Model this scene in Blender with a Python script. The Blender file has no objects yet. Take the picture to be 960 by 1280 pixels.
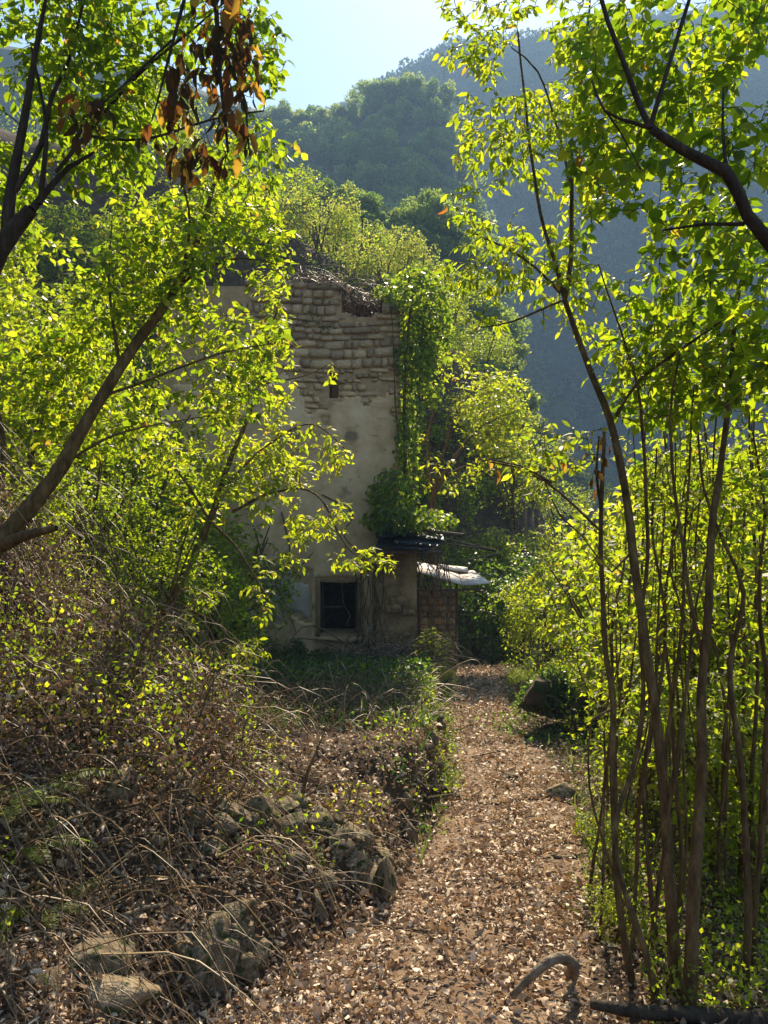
import bpy, math, random
import numpy as np
from mathutils import Vector, Matrix, noise

rng = np.random.default_rng(11)
random.seed(11)
R = math.radians
scene = bpy.context.scene
col = scene.collection

# ------------------------------------------------------------------ camera, sky, sun, exposure
F, HY, EYE = 960.0, 620.0, 1.6
cam_d = bpy.data.cameras.new("camera")
cam = bpy.data.objects.new("camera", cam_d)
col.objects.link(cam)
cam.location = (0, 0, EYE)
cam.rotation_euler = (R(90), 0, 0)
cam_d.sensor_fit = 'VERTICAL'
cam_d.sensor_height = 36
cam_d.lens = 36 * F / 1280
cam_d.shift_y = (HY - 640) / 1280
cam_d.clip_start = 0.05
cam_d.clip_end = 6000
scene.camera = cam

SUN_EL, SUN_AZ = 41.0, 8.0
sun_vec = Vector((math.sin(R(SUN_AZ)) * math.cos(R(SUN_EL)), math.cos(R(SUN_AZ)) * math.cos(R(SUN_EL)), math.sin(R(SUN_EL))))
world = bpy.data.worlds.new("World")
scene.world = world
world.use_nodes = True
wn = world.node_tree.nodes
sky = wn.new("ShaderNodeTexSky")
sky.sky_type = 'NISHITA'
sky.sun_disc = False
sky.sun_elevation = R(SUN_EL)
sky.sun_rotation = R(SUN_AZ)
sky.air_density = 1.0
sky.dust_density = 0.3
sky.ozone_density = 2.0
world.node_tree.links.new(sky.outputs[0], wn["Background"].inputs[0])
wn["Background"].inputs[1].default_value = 0.072
sun_d = bpy.data.lights.new("sun", 'SUN')
sun_d.energy = 5.0
sun_d.angle = R(0.5)
sun_d.color = (1.0, 0.85, 0.62)
sun = bpy.data.objects.new("sun", sun_d)
col.objects.link(sun)
sun.rotation_euler = sun_vec.to_track_quat('Z', 'Y').to_euler()
scene.view_settings.view_transform = 'Standard'
scene.view_settings.look = 'None'
scene.view_settings.exposure = 1.75
scene.view_settings.gamma = 1
cy = scene.cycles
cy.max_bounces = 7
cy.diffuse_bounces = 4
cy.glossy_bounces = 2
cy.transmission_bounces = 5
cy.volume_bounces = 0
cy.caustics_reflective = False
cy.caustics_refractive = False


# ------------------------------------------------------------------ helpers
def P(px, py, d):
    return np.array(((px - 480) / F * d, d, EYE - (py - HY) / F * d))


def PP(pts):
    return [(*P(a, b, c), r) for a, b, c, r in pts]


def tag(o, label=None, cat=None, group=None, kind=None):
    if label: o['label'] = label
    if cat: o['category'] = cat
    if group: o['group'] = group
    if kind: o['kind'] = kind
    return o


def link(name, me, parent=None, loc=None):
    o = bpy.data.objects.new(name, me)
    col.objects.link(o)
    if parent is not None: o.parent = parent
    if loc is not None: o.location = loc
    return o


def empty(name, loc):
    return link(name, None, None, tuple(float(v) for v in loc))


def mk(name, V, Fc, mat, tint=None, smooth=True):
    """mesh from an (N,3) array and an (M,k) index array"""
    V = np.asarray(V, dtype=np.float32)
    Fc = np.asarray(Fc, dtype=np.int32)
    me = bpy.data.meshes.new(name)
    m, k = Fc.shape
    me.vertices.add(len(V)); me.vertices.foreach_set("co", V.ravel())
    me.loops.add(m * k); me.loops.foreach_set("vertex_index", Fc.ravel())
    me.polygons.add(m); me.polygons.foreach_set("loop_start", np.arange(0, m * k, k, dtype=np.int32))
    if smooth: me.polygons.foreach_set("use_smooth", np.ones(m, dtype=bool))
    if tint is not None:
        a = me.attributes.new("tint", 'FLOAT', 'FACE')
        a.data.foreach_set("value", np.asarray(tint, dtype=np.float32))
    me.update(calc_edges=True)
    if mat: me.materials.append(mat)
    return me


class MB:
    def __init__(s): s.V = []; s.F = []; s.n = 0

    def add(s, v, f):
        v = np.asarray(v, float); f = np.asarray(f, int)
        s.V.append(v); s.F.append(f + s.n); s.n += len(v)

    def tube(s, pts, rad, n=6, cap=True):
        pts = np.asarray(pts, float); rad = np.asarray(rad, float)
        t = np.gradient(pts, axis=0)
        t /= np.linalg.norm(t, axis=1)[:, None] + 1e-9
        up = np.array((0, 0, 1.)) if abs(t[0][2]) < .8 else np.array((1., 0, 0))
        a = np.cross(t, up); a /= np.linalg.norm(a, axis=1)[:, None] + 1e-9
        for i in range(1, len(a)):
            if a[i] @ a[i - 1] < 0: a[i] = -a[i]
        b = np.cross(t, a)
        th = np.arange(n) * 2 * math.pi / n
        v = pts[:, None, :] + rad[:, None, None] * (a[:, None, :] * np.cos(th)[None, :, None] + b[:, None, :] * np.sin(th)[None, :, None])
        m = len(pts)
        i = np.arange(m - 1)[:, None] * n; j = np.arange(n)[None, :]; j2 = (j + 1) % n
        f = np.stack([i + j, i + j2, i + n + j2, i + n + j], -1).reshape(-1, 4)
        s.add(v.reshape(-1, 3), f)

    def box(s, x0, x1, y0, y1, z0, z1):
        s.add([(x, y, z) for x in (x0, x1) for y in (y0, y1) for z in (z0, z1)],
              [(0, 1, 3, 2), (4, 6, 7, 5), (0, 4, 5, 1), (2, 3, 7, 6), (0, 2, 6, 4), (1, 5, 7, 3)])

    def slab(s, corners, th):
        c = np.array(corners, float)
        nrm = np.cross(c[1] - c[0], c[3] - c[0]); nrm /= np.linalg.norm(nrm)
        if nrm[2] < 0: nrm = -nrm
        s.add(np.vstack([c, c - nrm * th]), [(0, 1, 2, 3), (4, 7, 6, 5), (0, 4, 5, 1), (1, 5, 6, 2), (2, 6, 7, 3), (3, 7, 4, 0)])

    def mesh(s, name, mat, loc=(0, 0, 0), smooth=True):
        return mk(name, np.vstack(s.V) - np.array(loc), np.vstack(s.F), mat, smooth=smooth)

    def build(s, name, mat, parent=None, loc=(0, 0, 0), smooth=True):
        return link(name, s.mesh(name, mat, loc, smooth), parent)


def catmull(pts, step=.08, jit=0.0):
    pts = np.asarray(pts, float)
    p = np.vstack([2 * pts[0] - pts[1], pts, 2 * pts[-1] - pts[-2]])
    out = []
    for i in range(1, len(p) - 2):
        L = np.linalg.norm(p[i + 1][:3] - p[i][:3]); k = max(1, int(L / step))
        for q in range(k):
            t = q / k
            out.append(.5 * ((2 * p[i]) + (-p[i - 1] + p[i + 1]) * t + (2 * p[i - 1] - 5 * p[i] + 4 * p[i + 1] - p[i + 2]) * t * t
                             + (-p[i - 1] + 3 * p[i] - 3 * p[i + 1] + p[i + 2]) * t ** 3))
    out.append(p[-2]); out = np.array(out)
    if jit and len(out) > 2: out[1:-1, :3] += rng.normal(0, jit, (len(out) - 2, 3))
    return out


def vnoise(p, f, seed=0.0):
    return np.array([noise.noise(Vector((a[0] * f + seed, a[1] * f + seed * 1.7, a[2] * f - seed))) for a in p])


def sm(x):
    x = np.clip(x, 0, 1); return x * x * (3 - 2 * x)


# ------------------------------------------------------------------ materials
def newmat(name):
    m = bpy.data.materials.new(name); m.use_nodes = True
    return m, m.node_tree.nodes, m.node_tree.links, m.node_tree.nodes["Principled BSDF"]


def ramp(n, stops):
    r = n.new("ShaderNodeValToRGB")
    e = r.color_ramp.elements
    while len(e) < len(stops): e.new(0.5)
    for q, (p, c) in zip(e, stops): q.position = p; q.color = (*c, 1)
    return r


def leafmat(name, stops, tstops, tr=.5, rough=.5, spec=.35):
    m, n, l, b = newmat(name)
    at = n.new("ShaderNodeAttribute"); at.attribute_name = "tint"
    r1 = ramp(n, stops); r2 = ramp(n, tstops)
    l.new(at.outputs["Fac"], r1.inputs[0]); l.new(at.outputs["Fac"], r2.inputs[0])
    l.new(r1.outputs[0], b.inputs["Base Color"])
    b.inputs["Roughness"].default_value = rough
    b.inputs["Specular IOR Level"].default_value = spec
    t = n.new("ShaderNodeBsdfTranslucent"); l.new(r2.outputs[0], t.inputs[0])
    mx = n.new("ShaderNodeMixShader"); mx.inputs[0].default_value = tr
    l.new(b.outputs[0], mx.inputs[1]); l.new(t.outputs[0], mx.inputs[2])
    l.new(mx.outputs[0], n["Material Output"].inputs[0])
    return m


def rough(name, stops, scale=8, rgh=.9, bump=.3, bscale=40, detail=8, stretch=None, spec=.2, moss=None, tint=False, bdist=.02):
    m, n, l, b = newmat(name)
    tc = n.new("ShaderNodeTexCoord"); mp = n.new("ShaderNodeMapping")
    if stretch: mp.inputs["Scale"].default_value = stretch
    l.new(tc.outputs["Object"], mp.inputs[0])
    nz = n.new("ShaderNodeTexNoise"); nz.inputs["Scale"].default_value = scale; nz.inputs["Detail"].default_value = detail
    nz.inputs["Roughness"].default_value = .65
    l.new(mp.outputs[0], nz.inputs[0])
    rp = ramp(n, stops); l.new(nz.outputs[0], rp.inputs[0])
    c = rp.outputs[0]
    if tint:
        oi = n.new("ShaderNodeObjectInfo"); hs = n.new("ShaderNodeHueSaturation")
        mr = n.new("ShaderNodeMapRange"); mr.inputs["To Min"].default_value = .65; mr.inputs["To Max"].default_value = 1.3
        l.new(oi.outputs["Random"], mr.inputs[0]); l.new(mr.outputs[0], hs.inputs["Value"]); l.new(c, hs.inputs["Color"]); c = hs.outputs[0]
    if moss:
        n2 = n.new("ShaderNodeTexNoise"); n2.inputs["Scale"].default_value = moss[1]; n2.inputs["Detail"].default_value = 5
        l.new(tc.outputs["Object"], n2.inputs[0])
        r2 = ramp(n, [(moss[2], (0, 0, 0)), (moss[2] + .08, (1, 1, 1))]); l.new(n2.outputs[0], r2.inputs[0])
        mx = n.new("ShaderNodeMixRGB"); mx.inputs[2].default_value = (*moss[0], 1)
        l.new(r2.outputs[0], mx.inputs[0]); l.new(c, mx.inputs[1]); c = mx.outputs[0]
    l.new(c, b.inputs["Base Color"])
    b.inputs["Roughness"].default_value = rgh; b.inputs["Specular IOR Level"].default_value = spec
    nb = n.new("ShaderNodeTexNoise"); nb.inputs["Scale"].default_value = bscale; nb.inputs["Detail"].default_value = 6
    l.new(mp.outputs[0], nb.inputs[0])
    bp = n.new("ShaderNodeBump"); bp.inputs["Strength"].default_value = bump; bp.inputs["Distance"].default_value = bdist
    l.new(nb.outputs[0], bp.inputs["Height"]); l.new(bp.outputs[0], b.inputs["Normal"])
    return m


GREEN = [(0, (.04, .065, .010)), (.45, (.08, .11, .013)), (.8, (.13, .14, .018)), (.93, (.20, .16, .03)), (1, (.14, .06, .02))]
GREEN_T = [(0, (.20, .36, .012)), (.45, (.50, .65, .016)), (.8, (.80, .84, .03)), (.93, (.75, .55, .05)), (1, (.55, .18, .03))]
M = {}
M['leaf'] = leafmat("fresh_leaf", GREEN, GREEN_T, .55)
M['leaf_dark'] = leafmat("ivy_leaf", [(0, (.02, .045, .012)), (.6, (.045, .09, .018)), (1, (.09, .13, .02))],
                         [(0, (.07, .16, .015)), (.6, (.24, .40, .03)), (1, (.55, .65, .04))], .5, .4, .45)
M['leaf_hill'] = leafmat("hill_leaf", [(0, (.04, .065, .018)), (.6, (.08, .115, .025)), (.9, (.13, .13, .035)), (1, (.15, .10, .06))],
                         [(0, (.20, .34, .03)), (.6, (.50, .64, .07)), (.9, (.70, .68, .10)), (1, (.45, .28, .12))], .55, .7, .1)
M['leaf_dry'] = leafmat("withered_leaf", [(0, (.05, .045, .015)), (.35, (.07, .035, .015)), (.7, (.16, .07, .02)), (1, (.30, .17, .03))],
                        [(0, (.08, .09, .015)), (.35, (.16, .07, .015)), (.7, (.55, .2, .03)), (1, (.85, .55, .06))], .45, .7, .1)
M['litter'] = leafmat("litter_leaf", [(0, (.07, .034, .016)), (.35, (.22, .135, .08)), (.7, (.53, .385, .255)), (1, (.80, .67, .50))],
                      [(0, (.10, .05, .02)), (.5, (.25, .14, .06)), (1, (.45, .28, .13))], .22, .55, .35)
M['straw'] = leafmat("dry_straw", [(0, (.07, .038, .018)), (.5, (.13, .078, .038)), (1, (.34, .235, .125))],
                     [(0, (.10, .06, .03)), (1, (.4, .3, .15))], .12, .5, .4)
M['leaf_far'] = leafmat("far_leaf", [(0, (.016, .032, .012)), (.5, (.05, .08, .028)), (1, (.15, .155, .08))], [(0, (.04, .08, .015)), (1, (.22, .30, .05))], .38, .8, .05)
M['leaf_ivy'] = leafmat('ivy_sunny', [(0, (.025, .05, .012)), (.6, (.06, .10, .018)), (1, (.11, .14, .02))], [(0, (.12, .24, .015)), (.6, (.38, .55, .03)), (1, (.7, .78, .04))], .52, .4, .4)  # brighter ivy leaf, sunlit look put into its colours
M['grass'] = leafmat("grass_blade", [(0, (.025, .05, .015)), (.7, (.06, .10, .025)), (1, (.16, .14, .05))],
                     [(0, (.06, .14, .02)), (.7, (.16, .28, .04)), (1, (.3, .28, .06))], .4, .5, .3)
M['soil'] = rough("soil", [(.3, (.03, .019, .011)), (.55, (.07, .044, .025)), (.75, (.13, .085, .05))], 5, .95, .6, 60)
M['path'] = rough("path_soil", [(.3, (.10, .062, .036)), (.52, (.19, .125, .078)), (.75, (.33, .235, .155))], 7, .95, .7, 70)
M['bark'] = rough("bark", [(.3, (.04, .024, .009)), (.5, (.11, .068, .026)), (.72, (.22, .15, .065))], 30, .85, .7, 60, 6, (1, 1, .3))
M['bark_dark'] = rough("dark_bark", [(.3, (.022, .017, .012)), (.55, (.05, .036, .024)), (.75, (.10, .075, .05))], 30, .85, .7, 60, 6, (1, 1, .3))
M['bark_dry'] = rough("dead_wood", [(.3, (.07, .05, .03)), (.55, (.19, .14, .09)), (.75, (.38, .30, .21))], 25, .8, .6, 70, 6)
M['rock'] = rough("limestone", [(.25, (.06, .04, .022)), (.5, (.20, .15, .09)), (.72, (.46, .38, .27))], 6, .9, .8, 22, 10, tint=True, moss=((.045, .055, .015), 5, .52))
M['stone'] = rough("wall_stone", [(.3, (.30, .20, .105)), (.55, (.46, .33, .19)), (.8, (.60, .47, .31))], 5, .92, .5, 30, 8, tint=True)
M['stone_washed'] = rough("washed_stone", [(.3, (.40, .27, .13)), (.55, (.52, .36, .19)), (.8, (.60, .44, .25))], 5, .92, .4, 30, 8, tint=True)
M['mortar'] = rough("mortar", [(.3, (.28, .185, .09)), (.55, (.42, .29, .15)), (.8, (.54, .385, .215))], 9, .95, .7, 35, 8)
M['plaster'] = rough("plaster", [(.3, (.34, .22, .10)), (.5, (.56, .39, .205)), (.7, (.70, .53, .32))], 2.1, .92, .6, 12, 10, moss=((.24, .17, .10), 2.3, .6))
M['plaster_grey'] = rough("grey_plaster", [(.3, (.29, .24, .18)), (.55, (.42, .36, .28)), (.8, (.55, .48, .39))], 4, .92, .4, 25, 10)
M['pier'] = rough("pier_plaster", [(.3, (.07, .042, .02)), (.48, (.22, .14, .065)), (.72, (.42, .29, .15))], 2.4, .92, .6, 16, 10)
M['dark'] = rough("dark_plaster", [(.3, (.02, .017, .014)), (.7, (.05, .042, .032))], 4, .95, .3)  # near-black finish of the added slab above the window
M['wood'] = rough("grey_timber", [(.3, (.07, .05, .035)), (.6, (.15, .11, .08)), (.8, (.24, .19, .14))], 12, .8, .4, 60, 6, (1, 1, .15))
M['sheet'] = rough("tarred_sheet", [(.3, (.025, .027, .03)), (.6, (.06, .065, .07)), (.8, (.14, .14, .14))], 6, .45, .4, 20, 6, spec=.5)
M['board'] = rough("bleached_board", [(.3, (.50, .42, .36)), (.6, (.66, .58, .52)), (.8, (.75, .68, .62))], 5, .7, .3, 40, 6)
M['hill'] = rough("hill_soil", [(.35, (.025, .035, .018)), (.55, (.04, .05, .025)), (.75, (.08, .075, .045))], .25, .95, .2, 2)
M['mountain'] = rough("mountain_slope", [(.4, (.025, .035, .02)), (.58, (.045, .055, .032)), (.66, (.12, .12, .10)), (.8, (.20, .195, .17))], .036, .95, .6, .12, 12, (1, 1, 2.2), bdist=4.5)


# ------------------------------------------------------------------ terrain
def pc(y): return np.interp(y, [-8, 0, 2.7, 3.3, 4.2, 5.8, 8.35, 10.7, 13, 18, 30], [-1, -.2, .085, .36, .66, .97, 1.09, 1.27, 1.41, 2.2, 5])
def ph(y): return np.interp(y, [0, 2.7, 3.3, 4.2, 5.8, 8.35, 10.7, 13, 16], [.8, .72, .6, .52, .48, .42, .47, .4, .4])


def pz(y):
    y = np.asarray(y, float)
    z = np.where(y < 0, -.03 * y, -.1 * y)
    z = np.where(y > 13, -1.3 - .3 * (y - 13), z)
    return np.maximum(z, -13)


def lumps(x, y, f, s):
    x = np.asarray(x, float) * f + s; y = np.asarray(y, float) * f - s * 1.3
    return (np.sin(x + 1.7 * np.sin(y * .9 + s)) * np.cos(y * 1.1 + 1.3 * np.sin(x * .7)) + .5 * np.sin(2.3 * x + y * 1.9 + s) * np.cos(2.1 * y - x * .8)) / 1.5


def H(x, y):
    x = np.asarray(x, float); y = np.asarray(y, float)
    c, h = pc(y), ph(y)
    t = (c - h) - x; r = x - (c + h)
    base = pz(y)
    bank = sm(t / .28) * .22 + .42 * np.maximum(t - .1, 0) + .25 * np.maximum(t - 2.4, 0)
    bank = bank + sm(t / .8) * (.10 * lumps(x, y, 3.1, 1) + .05 * lumps(x, y, 8.3, 4) + .025 * lumps(x, y, 19, 6))
    st = np.interp(y, [4.4, 5, 8, 12, 14], [.34, .48, .38, .12, 0])
    xb = np.interp(y, [4.4, 7, 12, 20], [-.95, -1.7, -3.1, -3.6])
    terr = sm(t / .16) * st + .95 * np.maximum(xb - x, 0) + sm(t / .5) * .02 * lumps(x, y, 5, 2)
    w = sm((y - 4.35) / .7)
    left = bank * (1 - w) + terr * w
    right = .05 * sm(r / .2) - .33 * np.maximum(r - .45, 0)
    right = np.maximum(right, -9)
    z = base + np.where(t > 0, left, 0) + np.where(r > 0, right, 0)
    z = z + .012 * lumps(x, y, 6, 7) + .006 * lumps(x, y, 17, 3)
    crest = np.interp(x, [-30, -8, -3.9, -.8, 1.1, 2.2, 4.5, 7, 12], [17, 13.2, 11.0, 9.4, 8.2, 6.6, 2.6, -3, -9]) + .5 * lumps(x, y, .4, 2)
    w2 = sm((y - 15) / 11) * (1 - sm((y - 28) / 18))
    z = z * (1 - w2) + np.maximum(z, crest) * w2
    far = sm((np.hypot(x, y) - 60) / 40)
    return z * (1 - far) - 13 * far


def Hs(x, y): return float(H(x, y))


def hit(px, py, dmax=60):
    d = 1.2; pd = d
    while d < dmax:
        p = P(px, py, d)
        if Hs(p[0], p[1]) > p[2]:
            for _ in range(12):
                m = .5 * (pd + d); q = P(px, py, m)
                if Hs(q[0], q[1]) > q[2]: d = m
                else: pd = m
            q = P(px, py, d); q[2] = Hs(q[0], q[1]); return q
        pd = d; d += .05 + d * .01
    return P(px, py, dmax)


u = np.linspace(-1, 1, 301)
gx = 850 * np.sinh(9 * u) / math.sinh(9)
gy = np.concatenate([np.linspace(-300, -10, 8), np.linspace(-8, 1.4, 24), np.linspace(1.5, 7, 150), np.linspace(7.07, 16, 110), np.geomspace(16.2, 70, 60), np.geomspace(75, 660, 18)])
X, Y = np.meshgrid(gx, gy)
Z = H(X, Y)
nx, ny = len(gx), len(gy)
i = np.arange(ny - 1)[:, None] * nx + np.arange(nx - 1)[None, :]
Q = np.stack([i, i + 1, i + nx + 1, i + nx], -1).reshape(-1, 4)
ground = link("ground", mk("ground", np.stack([X, Y, Z], -1).reshape(-1, 3), Q, M['soil']))
tag(ground, kind='structure')

ys = np.linspace(.5, 17, 330); us = np.linspace(-1, 1, 41)
Yp, Up = np.meshgrid(ys, us, indexing='ij')
Xp = pc(Yp) + Up * ph(Yp) * .98
Zp = H(Xp, Yp) + .012 * (1 - Up ** 4) - .004
i = np.arange(len(ys) - 1)[:, None] * 41 + np.arange(40)[None, :]
Q = np.stack([i, i + 1, i + 42, i + 41], -1).reshape(-1, 4)
path = tag(link("path", mk("path", np.stack([Xp, Yp, Zp], -1).reshape(-1, 3), Q, M['path'])), kind='structure')


# ------------------------------------------------------------------ leaves
def leaf_tpl(w=.2, fold=.05, droop=.12, wig=0.):
    v = np.array([(0, 0, 0), (-w * (.8 - wig), .28, fold), (-w, .62, fold * .8 - droop * .3), (0, 1, -droop), (w * (1 - wig), .62, fold * .8 - droop * .3), (w * .8, .28, fold), (0, .3, 0), (0, .64, -droop * .4)])
    f = np.array([(0, 6, 1), (0, 5, 6), (1, 6, 7), (1, 7, 2), (6, 5, 4), (6, 4, 7), (2, 7, 3), (7, 4, 3)])
    return v, f


def small_tpl(w=.24):
    return np.array([(0, 0, 0), (-w, .5, .07), (0, 1, -.06), (w, .5, .07)]), np.array([(0, 3, 1), (1, 3, 2)])


def frames(dr, nm):
    dr = dr / (np.linalg.norm(dr, axis=1)[:, None] + 1e-9)
    nm = nm - dr * (nm * dr).sum(1)[:, None]
    nm = nm / (np.linalg.norm(nm, axis=1)[:, None] + 1e-9)
    return np.cross(dr, nm), dr, nm


def leaves_mesh(name, tpl, pos, dr, nm, size, tint, mat, loc=(0, 0, 0)):
    v, f = tpl
    sx, dy, nz = frames(dr, nm)
    n = len(pos)
    sq = rng.uniform(.6, 1.35, n); cz = rng.uniform(-.6, 2.6, n)
    V = pos[:, None, :] + size[:, None, None] * (v[None, :, 0:1] * sq[:, None, None] * sx[:, None, :] + v[None, :, 1:2] * dy[:, None, :] + v[None, :, 2:3] * cz[:, None, None] * nz[:, None, :])
    Fc = f[None] + (np.arange(n) * len(v))[:, None, None]
    return mk(name, V.reshape(-1, 3) - np.array(loc), Fc.reshape(-1, 3), mat, tint=np.repeat(tint, len(f)), smooth=False)


leafpart_cache = {}


def leaf_parts(parent, loc, name, tpl, key, pos, dr, nm, size, tint, mat):
    """each leaf an object of its own, sharing six tinted meshes"""
    sx, dy, nz = frames(dr, nm)
    for q in range(len(pos)):
        b = int(min(5, tint[q] * 6)); k = (key, mat.name, b)
        if k not in leafpart_cache:
            leafpart_cache[k] = mk(name, tpl[0], tpl[1], mat, tint=np.full(len(tpl[1]), (b + .5) / 6), smooth=False)
        o = bpy.data.objects.new(name, leafpart_cache[k]); col.objects.link(o); o.parent = parent
        s = size[q]
        m = Matrix(((sx[q][0] * s, dy[q][0] * s, nz[q][0] * s, pos[q][0] - loc[0]), (sx[q][1] * s, dy[q][1] * s, nz[q][1] * s, pos[q][1] - loc[1]),
                    (sx[q][2] * s, dy[q][2] * s, nz[q][2] * s, pos[q][2] - loc[2]), (0, 0, 0, 1)))
        o.matrix_basis = m


def infront(pos):
    px = 480 + pos[:, 0] / pos[:, 1] * F; py = HY - (pos[:, 2] - EYE) / pos[:, 1] * F
    return (px > 5) & (px < 955) & (py > 5) & (py < 1275) & (pos[:, 1] > .3)


def grow(limbs, attr, step, maxlen, rtw=.0035, sag=.1):
    nodes = np.vstack([l[:, :3] for l in limbs]); nrad = np.concatenate([l[:, 3] for l in limbs])
    n = len(nodes)
    buf = np.zeros((n + len(attr) * 14 + 100, 3)); buf[:n] = nodes
    rad = np.zeros(len(buf)); rad[:n] = nrad
    d0 = np.array([((nodes - a) ** 2).sum(1).min() for a in attr]) if len(attr) else []
    twigs = []
    for k in np.argsort(d0):
        a = attr[k]
        dd = ((buf[:n] - a) ** 2).sum(1); q = int(dd.argmin()); L = math.sqrt(dd[q])
        if L < .05 or L > maxlen: continue
        m = max(3, min(12, int(L / step) + 1))
        t = np.linspace(0, 1, m + 1)[:, None]
        s = buf[q]
        off = rng.normal(0, .12, 3) * L; off[2] += sag * L
        pts = s * (1 - t) + a * t + off * (4 * t * (1 - t)) + rng.normal(0, .015, (m + 1, 3)) * L * (t * (1 - t) * 4)
        r0 = min(rad[q] * .75, rtw * (.7 + 1.6 * L)); r1 = rtw * .35
        rr = r0 * (1 - t[:, 0]) + r1 * t[:, 0]
        buf[n:n + m] = pts[1:]; rad[n:n + m] = np.maximum(rr[1:], rtw * .6); n += m
        twigs.append((pts, rr))
    return twigs


def leaf_on_twigs(twigs, spacing, size, droop=.25, start=.2, spread=.9, tint=(.2, .75), auto=.04, flat=.6):
    pos, dr, nm = [], [], []
    for pts, rr in twigs:
        seg = np.linalg.norm(np.diff(pts, axis=0), axis=1); cum = np.concatenate([[0], seg.cumsum()]); L = cum[-1]
        s0 = L * start if L < .6 else L * .1
        ss = np.arange(s0, L, spacing)
        sd = np.cross(pts[-1] - pts[0], (0, 0, 1)); sd = sd / (np.linalg.norm(sd) + 1e-6)
        for j, s in enumerate(list(ss) + [L]):
            q = min(len(seg) - 1, int(np.searchsorted(cum, s) - 1)); q = max(0, q)
            p = pts[q] + (pts[q + 1] - pts[q]) * ((s - cum[q]) / (seg[q] + 1e-9))
            tg = (pts[q + 1] - pts[q]) / (seg[q] + 1e-9)
            side = sd * (1 if j % 2 else -1) if s < L else sd * 0
            d = tg * .55 + side * spread + rng.normal(0, .25, 3); d[2] -= droop
            pos.append(p); dr.append(d)
            nn = rng.normal(0, flat, 3); nn[2] += 1.0; nm.append(nn)
    pos = np.array(pos); dr = np.array(dr); nm = np.array(nm)
    n = len(pos)
    cl = vnoise(pos[::8], 1.3, 3.0); cl = np.repeat(cl, 8)[:n]
    tn = np.clip(rng.uniform(tint[0], tint[1], n) + cl * .25, 0, .85)
    tn = np.where(rng.random(n) < auto, rng.uniform(.9, 1, n), tn)
    return pos, dr, nm, size * rng.uniform(.45, 1.25, n), tn


def blob_points(blobs, n, hole=-.1, hf=2.2, seed=1.0):
    w = np.array([b[6] if len(b) > 6 else b[3] * b[4] for b in blobs], float); w /= w.sum()
    out = []
    for b, k in zip(blobs, (w * n).astype(int)):
        q = rng.normal(0, 1, (k, 3)); q /= np.linalg.norm(q, axis=1)[:, None]; q *= rng.random((k, 1)) ** .4
        out.append(np.array(b[:3]) + q * np.array(b[3:6]))
    out = np.vstack(out)
    return out[vnoise(out, hf, seed) > hole]


def pblobs(bl):
    """crown lobes given as seen: px, py, distance, half sizes in px and metres deep"""
    out = []
    for px, py, d, rx, ry, rd in bl:
        out.append((*P(px, py, d), rx / F * d, rd, ry / F * d, rx * ry * math.sqrt(rd)))
    return out


def tree(name, label, cat, limbs, blobs, n, leaf, mat='leaf', bark='bark', group=None, parts=0, step=.09, maxlen=1.2, spacing=.035, rtw=.0035,
         droop=.25, tint=(.2, .75), auto=.006, hole=-.12, hf=2.2, tpl=None, seed=1.0, start=.2, flat=.6, jit=.006, nside=8, thin=1.0):
    root_loc = np.array(limbs[0][0][:3])
    root = empty(name, root_loc); tag(root, label, cat, group)
    L3 = []
    for li, lb in enumerate(limbs):
        c = catmull(np.array(lb, float), .07, 0); c[:, 3] *= thin
        L = len(c); ph_ = rng.uniform(0, 9)
        wob = np.stack([vnoise(c[:, :3], 3.1, ph_), vnoise(c[:, :3], 3.1, ph_ + 5), 0 * c[:, 0]], -1) * jit * 3
        c[:, :3] += wob * np.minimum(1, np.arange(L) / 4)[:, None]
        c[:, 3] *= 1 + .12 * vnoise(c[:, :3], 9, ph_)
        L3.append(c)
        mb = MB(); mb.tube(c[:, :3], c[:, 3], nside)
        mb.build("trunk" if li == 0 else "branch", M[bark], root, root_loc)
    tpl = tpl or leaf_tpl()
    if n and blobs:
        at = blob_points(blobs, n, hole, hf, seed)
        tw = grow(L3, at, step, maxlen, rtw)
        mb = MB()
        for pts, rr in tw: mb.tube(pts[::1], rr[::1], 4)
        tag(mb.build("twigs", M[bark], root, root_loc), kind='stuff')
        ps, dr, nm, sz, tn = leaf_on_twigs(tw, spacing, leaf, droop, start, tint=tint, auto=auto, flat=flat)
        sel = np.zeros(len(ps), bool)
        if parts:
            app = np.where(infront(ps), sz / np.maximum(ps[:, 1], .3), 0)
            sel[np.argsort(-app)[:parts]] = True
            leaf_parts(root, root_loc, "leaf", tpl, id(tpl), ps[sel], dr[sel], nm[sel], sz[sel], tn[sel], M[mat])
        k = ~sel
        tag(link("crown", leaves_mesh("crown", tpl, ps[k], dr[k], nm[k], sz[k], tn[k], M[mat], root_loc), root), kind='stuff')
    return root


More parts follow.
